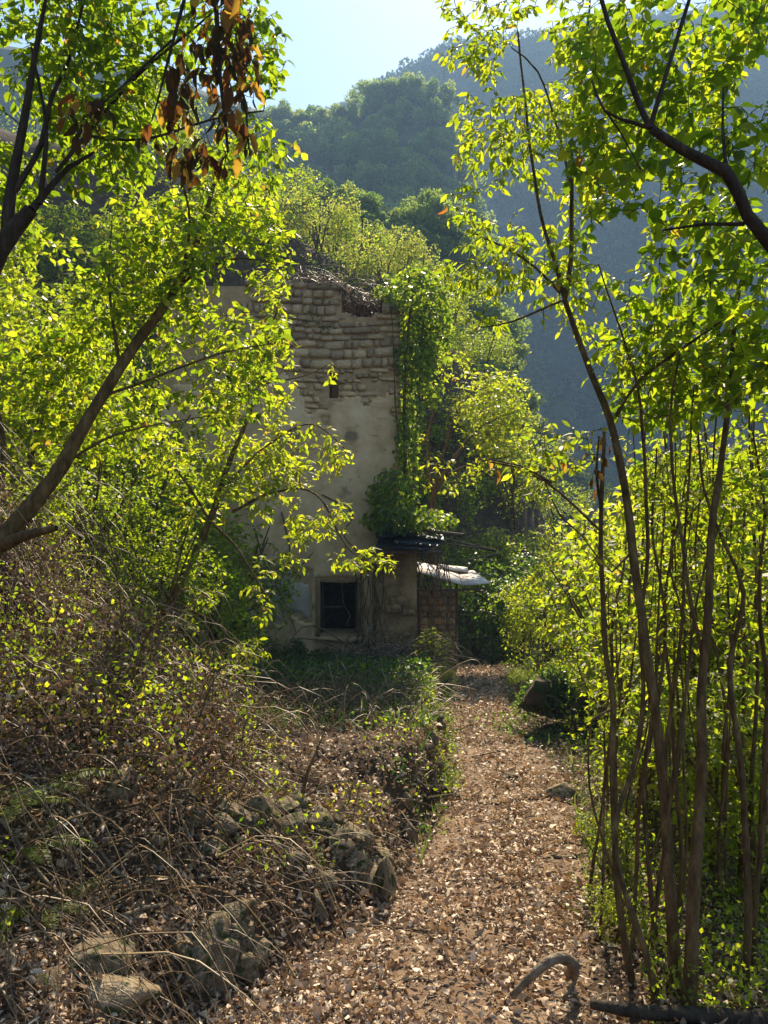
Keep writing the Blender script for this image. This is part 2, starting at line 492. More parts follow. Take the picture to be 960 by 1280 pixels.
# ------------------------------------------------------------------ far slopes
def slope(name, y0, y1, crest, zb, mat, nxp, nyp, amp, fr, px0, px1, seed, back=.25):
    cx = [c[0] for c in crest]; cyy = [c[1] for c in crest]
    pxs = np.linspace(px0, px1, nxp); s = np.linspace(0, 1 + back, nyp)
    Px, S = np.meshgrid(pxs, s)
    D = y0 + (y1 - y0) * S
    zc = EYE - (np.interp(Px, cx, cyy) - HY) / F * y1
    prof = np.where(S <= 1, np.clip(S, 0, 1) ** .9, 1 - (S - 1) * 1.2)
    Xs = (Px - 480) / F * D
    Zs = zb + (zc - zb) * prof
    nse = np.array([noise.fractal(Vector((a * fr, b * fr, seed)), 1.0, 2.1, 5) for a, b in zip(Xs.ravel(), D.ravel())]).reshape(Xs.shape)
    nse2 = np.array([abs(noise.noise(Vector((a * fr * 1.4, b * fr * .3, seed + 4)))) for a, b in zip(Xs.ravel(), D.ravel())]).reshape(Xs.shape)
    Zs = Zs + (amp * nse - 2.2 * amp * (.5 - nse2)) * np.clip(1.15 - np.clip(S, 0, 1), .15, 1) * np.clip(S * 4, 0, 1)
    i = np.arange(nyp - 1)[:, None] * nxp + np.arange(nxp - 1)[None, :]
    Q = np.stack([i, i + 1, i + nxp + 1, i + nxp], -1).reshape(-1, 4)
    o = link(name, mk(name, np.stack([Xs, D, Zs], -1).reshape(-1, 3), Q, mat))
    tag(o, kind='structure')
    return Xs, D, Zs, Px, S


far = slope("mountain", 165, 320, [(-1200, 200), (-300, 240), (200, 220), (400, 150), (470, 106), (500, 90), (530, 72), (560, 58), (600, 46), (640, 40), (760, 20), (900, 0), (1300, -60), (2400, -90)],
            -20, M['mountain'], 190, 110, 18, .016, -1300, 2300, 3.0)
mid = slope("hillside", 66, 150, [(-900, -60), (-300, 0), (200, 90), (330, 140), (370, 148), (400, 142), (450, 140), (480, 120), (520, 113), (558, 120), (574, 190), (588, 270), (625, 380), (700, 500), (800, 620), (1000, 700)],
            -14, M['hill'], 120, 60, 1.6, .06, -500, 1000, 7.0)
spur = slope("spur", 34, 58, [(-600, 60), (100, 180), (340, 250), (400, 252), (430, 240), (470, 258), (510, 262), (535, 255), (560, 262), (580, 310), (610, 390), (650, 480), (740, 600), (900, 700)],
             -14, M['hill'], 90, 40, .7, .12, -200, 900, 12.0)


def sample_slope(sl, n, px0, px1, smin=.0, smax=1.0):
    Xs, D, Zs, Px, S = sl
    a = [(i, j) for i in range(D.shape[0]) for j in range(D.shape[1]) if px0 < Px[i, j] < px1 and smin <= S[i, j] <= smax]
    out = []
    for _ in range(n):
        i, j = a[rng.integers(len(a))]
        i2 = min(i + 1, D.shape[0] - 1); j2 = min(j + 1, D.shape[1] - 1); uu, vv = rng.random(2)
        g = lambda A: (A[i, j] * (1 - uu) + A[i2, j] * uu) * (1 - vv) + (A[i, j2] * (1 - uu) + A[i2, j2] * uu) * vv
        out.append((g(Xs), g(D), g(Zs)))
    return out


def crown_mesh(name, nclump, nleaf, ls, mat, seed, flat=.8):
    """leaf clumps spread through a rounded crown of radius 1"""
    r = np.random.default_rng(seed)
    c = r.normal(0, 1, (nclump, 3)); c /= np.linalg.norm(c, axis=1)[:, None]; c *= (.45 + .45 * r.random((nclump, 1)))
    c[:, 2] = np.abs(c[:, 2]) * flat + .1
    rad = r.uniform(.18, .36, nclump)
    k = r.integers(0, nclump, nleaf)
    o = r.normal(0, 1, (nleaf, 3)); o /= np.linalg.norm(o, axis=1)[:, None]
    ps = c[k] + o * rad[k][:, None] * (.6 + .4 * r.random((nleaf, 1)))
    tn = np.clip(r.uniform(.1, .7, nclump)[k] + r.uniform(-.15, .15, nleaf), 0, .95)
    return leaves_mesh(name, small_tpl(.4), ps, r.normal(0, 1, (nleaf, 3)), o + r.normal(0, .5, (nleaf, 3)) + np.array((0, 0, .5)), ls * r.uniform(.6, 1.4, nleaf), tn, M[mat])


hill_crowns = [crown_mesh("hill_tree", 16, 5000, .075, 'leaf_hill', 40 + q, .9) for q in range(4)]
kinds = ["rounded dull green tree in the wood covering the middle hill below the skyline", "yellowish green tree on the nearer wooded spur under the middle hill"]
hp = sample_slope(mid, 150, 320, 610, .2, 1.03)
for x, y, z in hp:
    o = link("hill_tree", hill_crowns[rng.integers(4)], None, (x, y, z - .8))
    s = rng.uniform(2.4, 4.8); o.scale = (s, s, s * rng.uniform(.9, 1.35)); o.rotation_euler = (0, 0, rng.uniform(0, 6.3))
    tag(o, "rounded hazy green tree in the wood covering the middle hill below the skyline", "tree", "trees on the middle hill")
for x, y, z in sample_slope(spur, 130, 330, 640, .3, 1.06):
    o = link("hill_tree", hill_crowns[rng.integers(4)], None, (x, y, z - .5))
    s = rng.uniform(1.2, 2.6); o.scale = (s, s, s * rng.uniform(.9, 1.3)); o.rotation_euler = (0, 0, rng.uniform(0, 6.3))
    tag(o, "small lit green tree on the nearer wooded spur between the ruin and the hill", "tree", "trees on the nearer spur")
# skyline trees that stand out of the wood
for px, py, d, s, lb in [(468, 122, 149, 5.2, "broad dark tree crowning the left end of the hilltop skyline"), (512, 112, 150, 4.6, "wide dark tree on the hilltop just right of the skyline step"),
                         (415, 146, 146, 4.0, "green tree on the lower left shoulder of the hill skyline"), (378, 152, 144, 3.6, "leftmost green tree on the hill skyline beside the foreground foliage")]:
    p = P(px, py, d); o = link("hilltop_tree", hill_crowns[rng.integers(4)], None, (p[0], p[1], p[2] - 1)); o.scale = (s, s, s * .8)
    tag(o, lb, "tree")
for k, (px, py, lb) in enumerate([(528, 116, "slim dark cypress on the hilltop, left one of the pair"), (538, 115, "slim dark cypress on the hilltop, right one of the pair")]):
    p = P(px, py, 150); o = link("cypress_tree", hill_crowns[k], None, (p[0], p[1], p[2] - 1)); o.scale = (.8, .8, 2.9)
    tag(o, lb, "cypress", "pair of cypresses on the hilltop")
hb = empty("hill_house", P(549, 121, 147)); tag(hb, "tiny pale house with a low roof on the hilltop near the cypresses", "house")
mb = MB(); mb.box(-.8, .8, -.8, .8, -2, .45); mb.build("wall", M['board'], hb, smooth=False)
mb = MB(); mb.add([(-.95, -.95, .46), (.95, -.95, .46), (.95, .95, .46), (-.95, .95, .46), (-.95, 0, .75), (.95, 0, .75)], [(0, 1, 5, 4), (2, 3, 4, 5), (0, 4, 3, 3), (1, 2, 5, 5)])
mb.build("roof", M['stone'], hb, smooth=False)

# low growth between the hill trees, leaves dark to paint shade in the gaps
for sl, nn2, rr2, a0_, a1_, lab in ((mid, 1300, 1.1, 150, 1000, "bushy growth filling the wood on the middle hill"), (spur, 1100, .6, 150, 1000, "bushy growth filling the wood on the nearer spur")):
    q = np.array(sample_slope(sl, nn2, a0_, a1_, 0, 1.05)); rad = rr2 * rng.uniform(.6, 1.6, nn2)
    off = rng.normal(0, 1, (nn2, 60, 3)); off /= np.linalg.norm(off, axis=2)[..., None]; off[..., 2] = np.abs(off[..., 2])
    ps = (q[:, None, :] + off * rad[:, None, None]).reshape(-1, 3); tn = np.clip(np.repeat(rng.uniform(0, .8, nn2), 60) + rng.normal(0, .08, len(ps)), 0, .97)
    o = link("hill_growth", leaves_mesh("hill_growth", small_tpl(.45), ps, rng.normal(0, 1, ps.shape), off.reshape(-1, 3) + rng.normal(0, .5, ps.shape), np.repeat(rad, 60) * .3, tn, M['leaf_far'])); tag(o, lab, kind='stuff')

# far wood: one mass
fp = np.array(sample_slope(far, 4200, 340, 1150, .0, 1.0))
nl = 42
r_ = rng.uniform(1.5, 3.7, len(fp))
off = rng.normal(0, 1, (len(fp), nl, 3)); off /= np.linalg.norm(off, axis=2)[..., None]; off[..., 2] = np.abs(off[..., 2]) * 1.0
ps = (fp[:, None, :] + off * r_[:, None, None]).reshape(-1, 3)
tn = np.clip(np.repeat(rng.uniform(0, .5, len(fp)) + .9 * np.clip(vnoise(fp, .024, 3), -.3, .6), nl), 0, .95)
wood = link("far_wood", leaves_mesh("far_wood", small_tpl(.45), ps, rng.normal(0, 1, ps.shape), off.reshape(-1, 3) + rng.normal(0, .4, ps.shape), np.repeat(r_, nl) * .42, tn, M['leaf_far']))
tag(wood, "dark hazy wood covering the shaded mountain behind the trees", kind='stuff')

# ------------------------------------------------------------------ the ruined house
HXL, HXR, HYF, HYB = -3.5, .235, 12.0, 16.2
ZB, ZT = -1.6, 5.0
house = empty("ruined_house", (-1.6, 12.0, -1.25))
HL = np.array((-1.6, 12.0, -1.25))
tag(house, "tall roofless stone ruin with peeling beige plaster and an ivy-hung right corner", "ruined house")


def zx(px, py, d=12.0): p = P(px, py, d); return p[0], p[2]


wx0, wz1 = zx(400, 727); wx1, wz0 = zx(447, 793)
dx0, dz1 = zx(284, 756); dx1, dz0 = zx(309, 845)
hx0, hz1 = zx(409, 482); hx1, hz0 = zx(425, 500)
nx0, nz0 = zx(427, 398); nx1, _ = zx(478, 398)
holes = [(wx0, wx1, wz0, wz1), (dx0, dx1, ZB, dz1), (hx0 + .03, hx1 - .03, hz0 + .03, hz1 + .18), (nx0, nx1, nz0 + .02, ZT + 1), (nx1, HXR, nz0 + .25, ZT + 1)]


def wall_holes(mb, x0, x1, z0, z1, y0, y1, holes):
    xs = sorted({x0, x1, *[v for h in holes for v in h[:2] if x0 < v < x1]}); zs = sorted({z0, z1, *[v for h in holes for v in h[2:] if z0 < v < z1]})
    solid = {}
    for a in range(len(xs) - 1):
        for b in range(len(zs) - 1):
            cx_, cz_ = (xs[a] + xs[a + 1]) / 2, (zs[b] + zs[b + 1]) / 2
            solid[a, b] = not any(h[0] < cx_ < h[1] and h[2] < cz_ < h[3] for h in holes)
    for (a, b), s in solid.items():
        if not s: continue
        X0, X1, Z0, Z1 = xs[a], xs[a + 1], zs[b], zs[b + 1]
        mb.add([(X0, y0, Z0), (X1, y0, Z0), (X1, y0, Z1), (X0, y0, Z1)], [(0, 1, 2, 3)])
        mb.add([(X0, y1, Z0), (X1, y1, Z0), (X1, y1, Z1), (X0, y1, Z1)], [(0, 3, 2, 1)])
        if not solid.get((a - 1, b)): mb.add([(X0, y0, Z0), (X0, y1, Z0), (X0, y1, Z1), (X0, y0, Z1)], [(0, 3, 2, 1)])
        if not solid.get((a + 1, b)): mb.add([(X1, y0, Z0), (X1, y1, Z0), (X1, y1, Z1), (X1, y0, Z1)], [(0, 1, 2, 3)])
        if not solid.get((a, b - 1)): mb.add([(X0, y0, Z0), (X1, y0, Z0), (X1, y1, Z0), (X0, y1, Z0)], [(0, 3, 2, 1)])
        if not solid.get((a, b + 1)): mb.add([(X0, y0, Z1), (X1, y0, Z1), (X1, y1, Z1), (X0, y1, Z1)], [(0, 1, 2, 3)])


mb = MB(); wall_holes(mb, HXL, HXR, ZB, ZT - .12, HYF, HYF + .55, holes)
mb.build("wall", M['mortar'], house, HL, smooth=False)
mb = MB(); mb.box(HXR - .5, HXR - .003, HYF + .553, HYB, ZB, 4.1); mb.build("wall", M['mortar'], house, HL, smooth=False)
mb = MB(); mb.box(HXL + .003, HXL + .5, HYF + .553, HYB, ZB, 4.4); mb.build("wall", M['mortar'], house, HL, smooth=False)
mb = MB(); mb.box(HXL, HXR, HYB + .003, HYB + .5, ZB, 4.2); mb.build("wall", M['mortar'], house, HL, smooth=False)
mb = MB(); mb.box(HXL + .51, HXR - .51, HYF + .56, HYB - .01, 1.2, 1.45); mb.build("added_shade_slab", M['dark'], house, HL, smooth=False)  # unseen upper floor, added to keep daylight out of the window interior
# earth and rubble fallen behind the wall top
gxx, gyy = np.meshgrid(np.linspace(HXL + .3, HXR - .1, 46), np.linspace(12.56, 16.3, 40))
fr = 3.95 + .55 * sm((gyy - 12.5) / 1.2) + .6 * sm((-1.0 - gxx) / 1.0) + .12 * lumps(gxx, gyy, 4, 3) + .06 * lumps(gxx, gyy, 11, 5)
i = np.arange(39)[:, None] * 46 + np.arange(45)[None, :]
o = link("earth_fill", mk("earth_fill", np.stack([gxx, gyy, fr], -1).reshape(-1, 3) - HL, np.stack([i, i + 1, i + 47, i + 46], -1).reshape(-1, 4), M['soil']), house)

# stones: six rounded blocks shared by all courses


def block_mesh(name, mat, seed, k=4, amp=.10, power=8):
    r = np.random.default_rng(seed)
    g = np.linspace(-1, 1, k); V = []; idx = {}; Fq = []

    def vid(p):
        key = tuple(np.round(p, 4))
        if key not in idx: idx[key] = len(V); V.append(p)
        return idx[key]
    for ax in range(3):
        for sgn in (-1, 1):
            for a in range(k - 1):
                for b in range(k - 1):
                    q = []
                    for (s, t) in ((a, b), (a + 1, b), (a + 1, b + 1), (a, b + 1)):
                        p = [0, 0, 0]; p[ax] = sgn; p[(ax + 1) % 3] = g[s]; p[(ax + 2) % 3] = g[t]; q.append(vid(p))
                    Fq.append(q if sgn > 0 else q[::-1])
    V = np.array(V, float)
    nr = (np.abs(V) ** power).sum(1) ** (1 / power)
    V = V / nr[:, None]
    sh = r.uniform(0, 50)
    V *= (1 + amp * 2 * vnoise(V, 1.1, sh) + amp * .5 * r.normal(0, 1, len(V)))[:, None]
    return mk(name, V * .5, Fq, mat)


def rock_mesh(seed, k=9, planes=16, amp=.07):
    me = block_mesh("rock", M['rock'], seed, k, 0, 2)
    r = np.random.default_rng(seed + 100)
    V = np.zeros(len(me.vertices) * 3); me.vertices.foreach_get("co", V); V = V.reshape(-1, 3) * 2
    for _ in range(planes):
        n = r.normal(0, 1, 3); n /= np.linalg.norm(n); c = r.uniform(.42, .8)
        e = V @ n - c; V -= np.where(e > 0, e * .97, 0)[:, None] * n
    V *= (1 + amp * vnoise(V, 2.2, seed) + amp * .6 * vnoise(V, 5.5, seed))[:, None]
    me.vertices.foreach_set("co", (V * .5).ravel()); me.update()
    return me


stone_me = [block_mesh("stone", M['stone'], q) for q in range(6)]
washed_me = [block_mesh("stone", M['stone_washed'], 20 + q) for q in range(6)]
rock_me = [rock_mesh(q) for q in range(5)]


def place(name, me, parent, pos, scl, rot=(0, 0, 0), loc=(0, 0, 0)):
    o = bpy.data.objects.new(name, me); col.objects.link(o)
    if parent: o.parent = parent
    o.location = (pos[0] - loc[0], pos[1] - loc[1], pos[2] - loc[2]); o.scale = scl; o.rotation_euler = rot
    return o


def inhole(x, z, m=0):
    return any(h[0] - m < x < h[1] + m and h[2] - m < z < h[3] + m for h in holes)


z = ZT - .05; ns = 0
while z > 2.25:
    hc = rng.uniform(.08, .155) * (1 if z > 3.7 else .75)
    x = zx(318, 400)[0] + rng.uniform(-.2, 0)
    low = z < 3.7
    while x < HXR - .03:
        w = rng.choice([.08, .12, .17, .24, .33]) * rng.uniform(.85, 1.15) * (.85 if low else 1)
        if x + w > HXR: w = HXR - x + .02
        xc_, zc_ = x + w / 2, z - hc / 2
        if w > .06 and not inhole(xc_, zc_, .03) and ns < 285 and not (low and rng.random() < .25 + .35 * (z < 2.9)):
            me = (washed_me if (low and rng.random() < .85) else stone_me)[rng.integers(6)]
            prot = rng.uniform(-.005, .035) if not low else rng.uniform(-.028, -.004) + .012 * (z > 3.2)
            dz = .03 * math.sin(xc_ * 2.3)
            place("stone", me, house, (xc_, HYF + .10 - prot, zc_ + dz + rng.normal(0, .006)), (w * 1.02, .27, hc * rng.uniform(.9, 1.06)), (0, rng.normal(0, .03), 0), HL); ns += 1
        x += w + rng.uniform(-.006, .01)
    z -= hc + .006
# loose stones along the broken top
for k in range(38):
    px = rng.uniform(330, 425) if k < 18 else (rng.uniform(428, 478) if k < 30 else rng.uniform(421, 429))
    x, zz = zx(px, 352 if px < 425 else 401)
    if k >= 30: zz = zx(0, rng.uniform(352, 400))[1]
    s = rng.uniform(.09, .2)
    place("stone", stone_me[rng.integers(6)], house, (x, 12.2 + rng.uniform(-.12, .3), zz + rng.uniform(-.03, .05) + .02), (s * 1.5, s, s * .6), (rng.normal(0, .3), rng.normal(0, .3), rng.uniform(0, 3)), HL)

# plaster sheet with a ragged upper edge, cut round the openings
px_ = np.arange(HXL, HXR - .01, .03); pz_ = np.arange(ZB, 3.9, .03)
GX, GZ = np.meshgrid(px_, pz_)
nz = np.array([noise.fractal(Vector((a * 1.6, b * 1.6, 2.2)), 1, 2, 5) for a, b in zip(GX.ravel(), GZ.ravel())]).reshape(GX.shape)
nf = np.array([noise.fractal(Vector((a * 5, b * 5, 8.2)), 1, 2, 4) for a, b in zip(GX.ravel(), GZ.ravel())]).reshape(GX.shape)
edge = 3.15 + .7 * nz + .25 * nf + .2 * (GX < -1.2)
thick = np.clip((edge - GZ) * .25, -1, .028) + .006 * nf + .007 * nz
inside = (GZ < edge)
for h in holes: inside &= ~((GX > h[0] - .045) & (GX < h[1] + .045) & (GZ > h[2] - .045) & (GZ < h[3] + .045))
peel = ((GX < -1.15) & (GZ > -.5) & (GZ < .45) & (nz + .5 * nf + .9 * (1 - np.hypot((GX + 1.75) / .9, (GZ - .05) / .5)) > .12))
greyzone = peel & inside
inside &= ~peel


def sheet(name, mask, mat, base):
    h_, w_ = GX.shape
    vid = -np.ones(GX.shape, int); cell = mask[:-1, :-1] & mask[1:, :-1] & mask[:-1, 1:] & mask[1:, 1:]
    use = np.zeros(GX.shape, bool)
    for a, b in ((0, 0), (1, 0), (0, 1), (1, 1)): use[a:h_ - 1 + a, b:w_ - 1 + b] |= cell
    full = np.zeros(GX.shape, bool); full[1:-1, 1:-1] = cell[:-1, :-1] & cell[1:, :-1] & cell[:-1, 1:] & cell[1:, 1:]
    vid[use] = np.arange(use.sum())
    yy = np.where(full, HYF - base - np.maximum(thick, .004), HYF + .01)
    V = np.stack([GX[use], yy[use], GZ[use]], -1) - HL
    a, b = np.nonzero(cell)
    Fq = np.stack([vid[a, b], vid[a, b + 1], vid[a + 1, b + 1], vid[a + 1, b]], -1)
    return link(name, mk(name, V, Fq, mat), house)


sheet("plaster", inside, M['plaster'], .003)
sheet("plaster_patch", greyzone, M['plaster_grey'], -.008)["label"] = "grey undercoat where the beige plaster has peeled"

# window: raised surround, sill, broken timber frame
win = link("window", None, house)
mb = MB()
fw = .042
mb.box(wx0 - fw, wx0 + .005, 11.935, 12.1, wz0 - .03, wz1 + fw); mb.box(wx1 - .005, wx1 + fw, 11.935, 12.1, wz0 - .03, wz1 + fw)
mb.box(wx0 + .006, wx1 - .006, 11.937, 12.1, wz1 - .005, wz1 + fw - .002)
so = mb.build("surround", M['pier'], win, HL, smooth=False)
def roughen(o, cuts, amp):
    b_ = __import__('bmesh').new(); b_.from_mesh(o.data); __import__('bmesh').ops.subdivide_edges(b_, edges=b_.edges[:], cuts=cuts, use_grid_fill=True)
    for v_ in b_.verts: v_.co += Vector([noise.noise(v_.co * 9 + Vector((q * 7, 0, 0))) for q in range(3)]) * amp
    b_.to_mesh(o.data); b_.free()
roughen(so, 6, .022)
mb = MB(); mb.box(wx0 - .09, wx1 + .09, 11.90, 12.3, wz0 - .08, wz0 - .032); roughen(mb.build("sill", M['stone_washed'], win, HL, smooth=False), 6, .02)
mb = MB(); mb.box(wx0 + .008, wx0 + .04, 12.2, 12.25, wz0, wz1 - .01); mb.box(wx1 - .04, wx1 - .008, 12.2, 12.25, wz0, wz1 - .01); mb.box(wx0 + .042, wx1 - .042, 12.2, 12.25, wz1 - .05, wz1 - .01)
mb.box(wx0 + .042, wx0 + .32, 12.205, 12.24, wz0 + .38, wz0 + .41); mb.build("frame", M['wood'], win, HL, smooth=False)
mb = MB(); mb.tube(catmull([(wx0 + .33, 12.2, wz1 - .02), (wx0 + .36, 12.18, wz0 + .45), (wx0 + .46, 12.17, wz0 + .28), (wx0 + .4, 12.15, wz0 + .12)], .05), np.full(12, .012)[:len(catmull([(wx0 + .33, 12.2, wz1 - .02), (wx0 + .36, 12.18, wz0 + .45), (wx0 + .46, 12.17, wz0 + .28), (wx0 + .4, 12.15, wz0 + .12)], .05))] if False else np.full(len(catmull([(wx0 + .33, 12.2, wz1 - .02), (wx0 + .36, 12.18, wz0 + .45), (wx0 + .46, 12.17, wz0 + .28), (wx0 + .4, 12.15, wz0 + .12)], .05)), .012), 5)
mb.build("broken_bar", M['wood'], win, HL)
door = link("doorway", None, house)
mb = MB(); mb.box(dx0 - .07, dx0, 11.94, 12.1, ZB, dz1 + .07); mb.box(dx1, dx1 + .07, 11.94, 12.1, ZB, dz1 + .07); mb.box(dx0 + .002, dx1 - .002, 11.942, 12.1, dz1, dz1 + .068)
mb.build("surround", M['plaster_grey'], door, HL, smooth=False)

# pier at the right corner
p0 = P(466, 690, 11.45)[0]; p1 = P(521, 690, 11.45)[0]
gx_, gz_ = np.linspace(0, 1, 24), np.linspace(-1.7, .78, 80)
A, Bz = np.meshgrid(gx_, gz_)
nn = np.array([noise.fractal(Vector((a * 3, b * 2.2, 5.5)), 1, 2, 5) for a, b in zip(A.ravel(), Bz.ravel())]).reshape(A.shape)
side = []
for (xa, ya, xb_, yb_) in ((p0, 11.995, p0, 11.45), (p0, 11.45, p1, 11.45), (p1, 11.45, p1, 12.4)):
    side.append(np.stack([xa + (xb_ - xa) * A, ya + (yb_ - ya) * A, Bz], -1))
mb = MB()
nrm = [(-1, 0), (0, -1), (1, 0)]
i = np.arange(79)[:, None] * 24 + np.arange(23)[None, :]; q4 = np.stack([i, i + 1, i + 25, i + 24], -1).reshape(-1, 4)
for sd, nm_ in zip(side, nrm):
    v = sd.copy(); e = np.sin(np.pi * A) ** .3
    v[..., 0] += nm_[0] * .03 * nn * e; v[..., 1] += nm_[1] * .03 * nn * e
    mb.add(v.reshape(-1, 3), q4)
mb.add([(p0, 11.45, .78), (p1, 11.45, .78), (p1, 12.4, .78), (p0, 12.4, .78)], [(0, 1, 2, 3)])
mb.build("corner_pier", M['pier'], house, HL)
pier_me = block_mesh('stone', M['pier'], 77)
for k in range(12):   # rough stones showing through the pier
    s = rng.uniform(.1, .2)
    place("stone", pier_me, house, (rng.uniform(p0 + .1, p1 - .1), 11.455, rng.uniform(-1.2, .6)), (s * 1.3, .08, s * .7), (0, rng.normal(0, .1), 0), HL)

# dark sagging porch roof above the pier
porch = empty("porch_roof", P(510, 684, 11.4)); PL = P(510, 684, 11.4)
tag(porch, "collapsed dark sheet porch roof sagging over the corner pier under the ivy", "porch roof")
for a in [[(468, 684, 11.1), (535, 687, 11.0), (552, 668, 12.3), (480, 664, 12.2)], [(492, 678, 11.05), (548, 682, 11.15), (556, 664, 12.1), (500, 660, 12.0)],
          [(505, 669, 11.2), (556, 676, 11.3), (548, 660, 12.2), (500, 655, 12.1)], [(470, 672, 11.2), (512, 668, 11.2), (508, 656, 12.1), (470, 658, 12.1)]]:
    mb = MB(); c = [P(*q) for q in a]; n_ = 9
    uu, vv = np.meshgrid(np.linspace(0, 1, n_), np.linspace(0, 1, n_))
    v = sum(w[..., None] * cc for w, cc in zip(((1 - uu) * (1 - vv), uu * (1 - vv), uu * vv, (1 - uu) * vv), c))
    v[..., 2] += .018 * np.sin(uu * 26) + .03 * lumps(uu * 2, vv * 2, 3, rng.uniform(0, 9))
    i = np.arange(n_ - 1)[:, None] * n_ + np.arange(n_ - 1)[None, :]; q4 = np.stack([i, i + 1, i + n_ + 1, i + n_], -1).reshape(-1, 4)
    mb.add(v.reshape(-1, 3), q4); w2_ = v.copy(); w2_[..., 2] -= .015; mb.add(w2_.reshape(-1, 3), q4[:, ::-1])
    mb.build("roof_sheet", M['sheet'], porch, PL)
for a in [[(462, 690, 11.2), (552, 690, 11.15)], [(500, 660, 11.6), (580, 669, 11.0)], [(545, 671, 11.7), (620, 688, 11.5)], [(560, 680, 11.8), (622, 690, 11.5), (585, 700, 11.4)]]:
    c = catmull([P(*q) for q in a], .1); mb = MB(); mb.tube(c, np.full(len(c), .028 if len(a) == 2 and a[0][0] < 510 else .014), 6); mb.build("beam", M['wood'], porch, PL)

# bleached lean-to boards and the rubble wall below them
lean = empty("lean_to", P(560, 730, 12.6)); LL = P(560, 730, 12.6)
tag(lean, "low lean-to of bleached boards catching the sun right of the pier", "lean-to")
for a, th in [([(520, 714, 12.2), (548, 722, 12.0), (548, 707, 13.6), (520, 702, 13.6)], .014), ([(549, 722, 12.0), (577, 730, 11.9), (572, 713, 13.5), (549, 708, 13.55)], .016),
              ([(578, 731, 11.9), (613, 728, 12.1), (592, 713, 13.3), (573, 714, 13.4)], .022)]:
    mb = MB(); mb.slab([P(*q) for q in a], th); mb.build("board", M['board'], lean, LL, smooth=False)
mb = MB(); mb.slab([P(545, 709, 13.2), P(586, 714, 13.0), P(584, 709, 13.5), P(548, 705, 13.6)], .02); mb.build("board", M['board'], lean, LL, smooth=False)
for a in [[(520, 738, 12.1), (575, 737, 12.0), (612, 735, 12.2)], [(524, 850, 12.2), (524, 720, 12.2)], [(570, 850, 12.6), (571, 728, 12.6)]]:
    c = catmull([P(*q) for q in a], .1); mb = MB(); mb.tube(c, np.full(len(c), .022), 6); mb.build("pole", M['wood'], lean, LL)
rub = empty("rubble_wall", P(545, 840, 13.0)); RL = P(545, 840, 13.0)
tag(rub, "short pinkish dry stone wall under the lean-to boards", "stone wall")
mb = MB(); a0, a1 = P(520, 740, 13)[0], P(572, 740, 13)[0]; mb.box(a0, a1 - .03, 13.02, 13.5, -2.0, P(0, 741, 13)[2]); mb.build("core", M['mortar'], rub, RL, smooth=False)
z = P(0, 737, 13)[2]
while z > -1.5:
    hc = rng.uniform(.09, .14); x = a0
    while x < a1 - .05:
        w = min(rng.uniform(.12, .28), a1 - x); place("stone", stone_me[rng.integers(6)], rub, (x + w / 2, 13.06, z - hc / 2), (w, .2, hc), (0, rng.normal(0, .05), 0), RL); x += w + .01
    z -= hc + .005
print("house done", len(bpy.data.objects))


# ------------------------------------------------------------------ shrubs: kinds built once, copied with their parts
def copy_tree(root, loc, scl, rz, label, group):
    r = root.copy(); col.objects.link(r); r.location = loc; r.scale = scl; r.rotation_euler = (0, 0, rz)
    r['label'] = label
    if group: r['group'] = group
    for ch in list(root.children):
        c = ch.copy(); col.objects.link(c); c.parent = r
    return r


def bush_proto(name, seed, n, leaf, mat, ht=1.5, rad=.75, spacing=.04, nst=7, droop=.1, tint=(.2, .75), hole=-.1, auto=.008, bark='bark', tpl=None, airy=0):
    r = np.random.default_rng(seed)
    limbs = []
    for k in range(nst):
        a = r.uniform(0, 6.28); e = r.uniform(.25, .9) * rad
        limbs.append([(r.normal(0, .05), r.normal(0, .05), -.1, .022), (e * .35 * math.cos(a), e * .35 * math.sin(a), ht * .4, .016), (e * math.cos(a), e * math.sin(a), ht * r.uniform(.75, .95), .007)])
    limbs[0][0] = (0, 0, -.1, .03)
    bl = [(0, 0, ht * .55, rad * .85, rad * .85, ht * .5, 1.0)]
    for k in range(6):
        a = r.uniform(0, 6.28); bl.append((rad * .6 * math.cos(a), rad * .6 * math.sin(a), ht * r.uniform(.3, .9), rad * .45, rad * .45, rad * .45, .45))
    return tree(name, "x", "shrub", limbs, bl, n, leaf, mat, bark, None, 0, .12, 1.2, spacing, .004, droop, tint, auto, hole, 2.5, tpl or small_tpl(.27), float(seed), nside=5)


SP = small_tpl(.27)
B = {}
B['lime'] = bush_proto("shrub", 1, 1900, .07, 'leaf', spacing=.035)
B['lime2'] = bush_proto("shrub", 2, 1800, .078, 'leaf', ht=1.7, rad=.7, spacing=.038, tint=(.05, .75))
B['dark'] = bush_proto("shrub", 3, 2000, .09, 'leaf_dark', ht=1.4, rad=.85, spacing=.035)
B['fine'] = bush_proto("shrub", 4, 2400, .055, 'leaf', ht=1.4, rad=.8, spacing=.025, tint=(.1, .6), hole=-.05)
B['scrub'] = bush_proto("shrub", 5, 1800, .065, 'leaf_hill', ht=1.3, rad=.9, spacing=.045, tint=(.3, 1.0), hole=.0, auto=.1)
used = set()


def put_bush(kind, px, d, s, label, group, hs=1.0, cat="shrub", x=None, dz=0.):
    x = (px - 480) / F * d if x is None else x
    loc = (x, d, Hs(x, d) - .05 + dz); rz = rng.uniform(0, 6.28); sc = (s, s, s * hs)
    if kind not in used:
        used.add(kind); o = B[kind]; o.location = loc; o.scale = sc; o.rotation_euler = (0, 0, rz); o['label'] = label
        if group: o['group'] = group
    else: o = copy_tree(B[kind], loc, sc, rz, label, group)
    o['category'] = cat
    return o


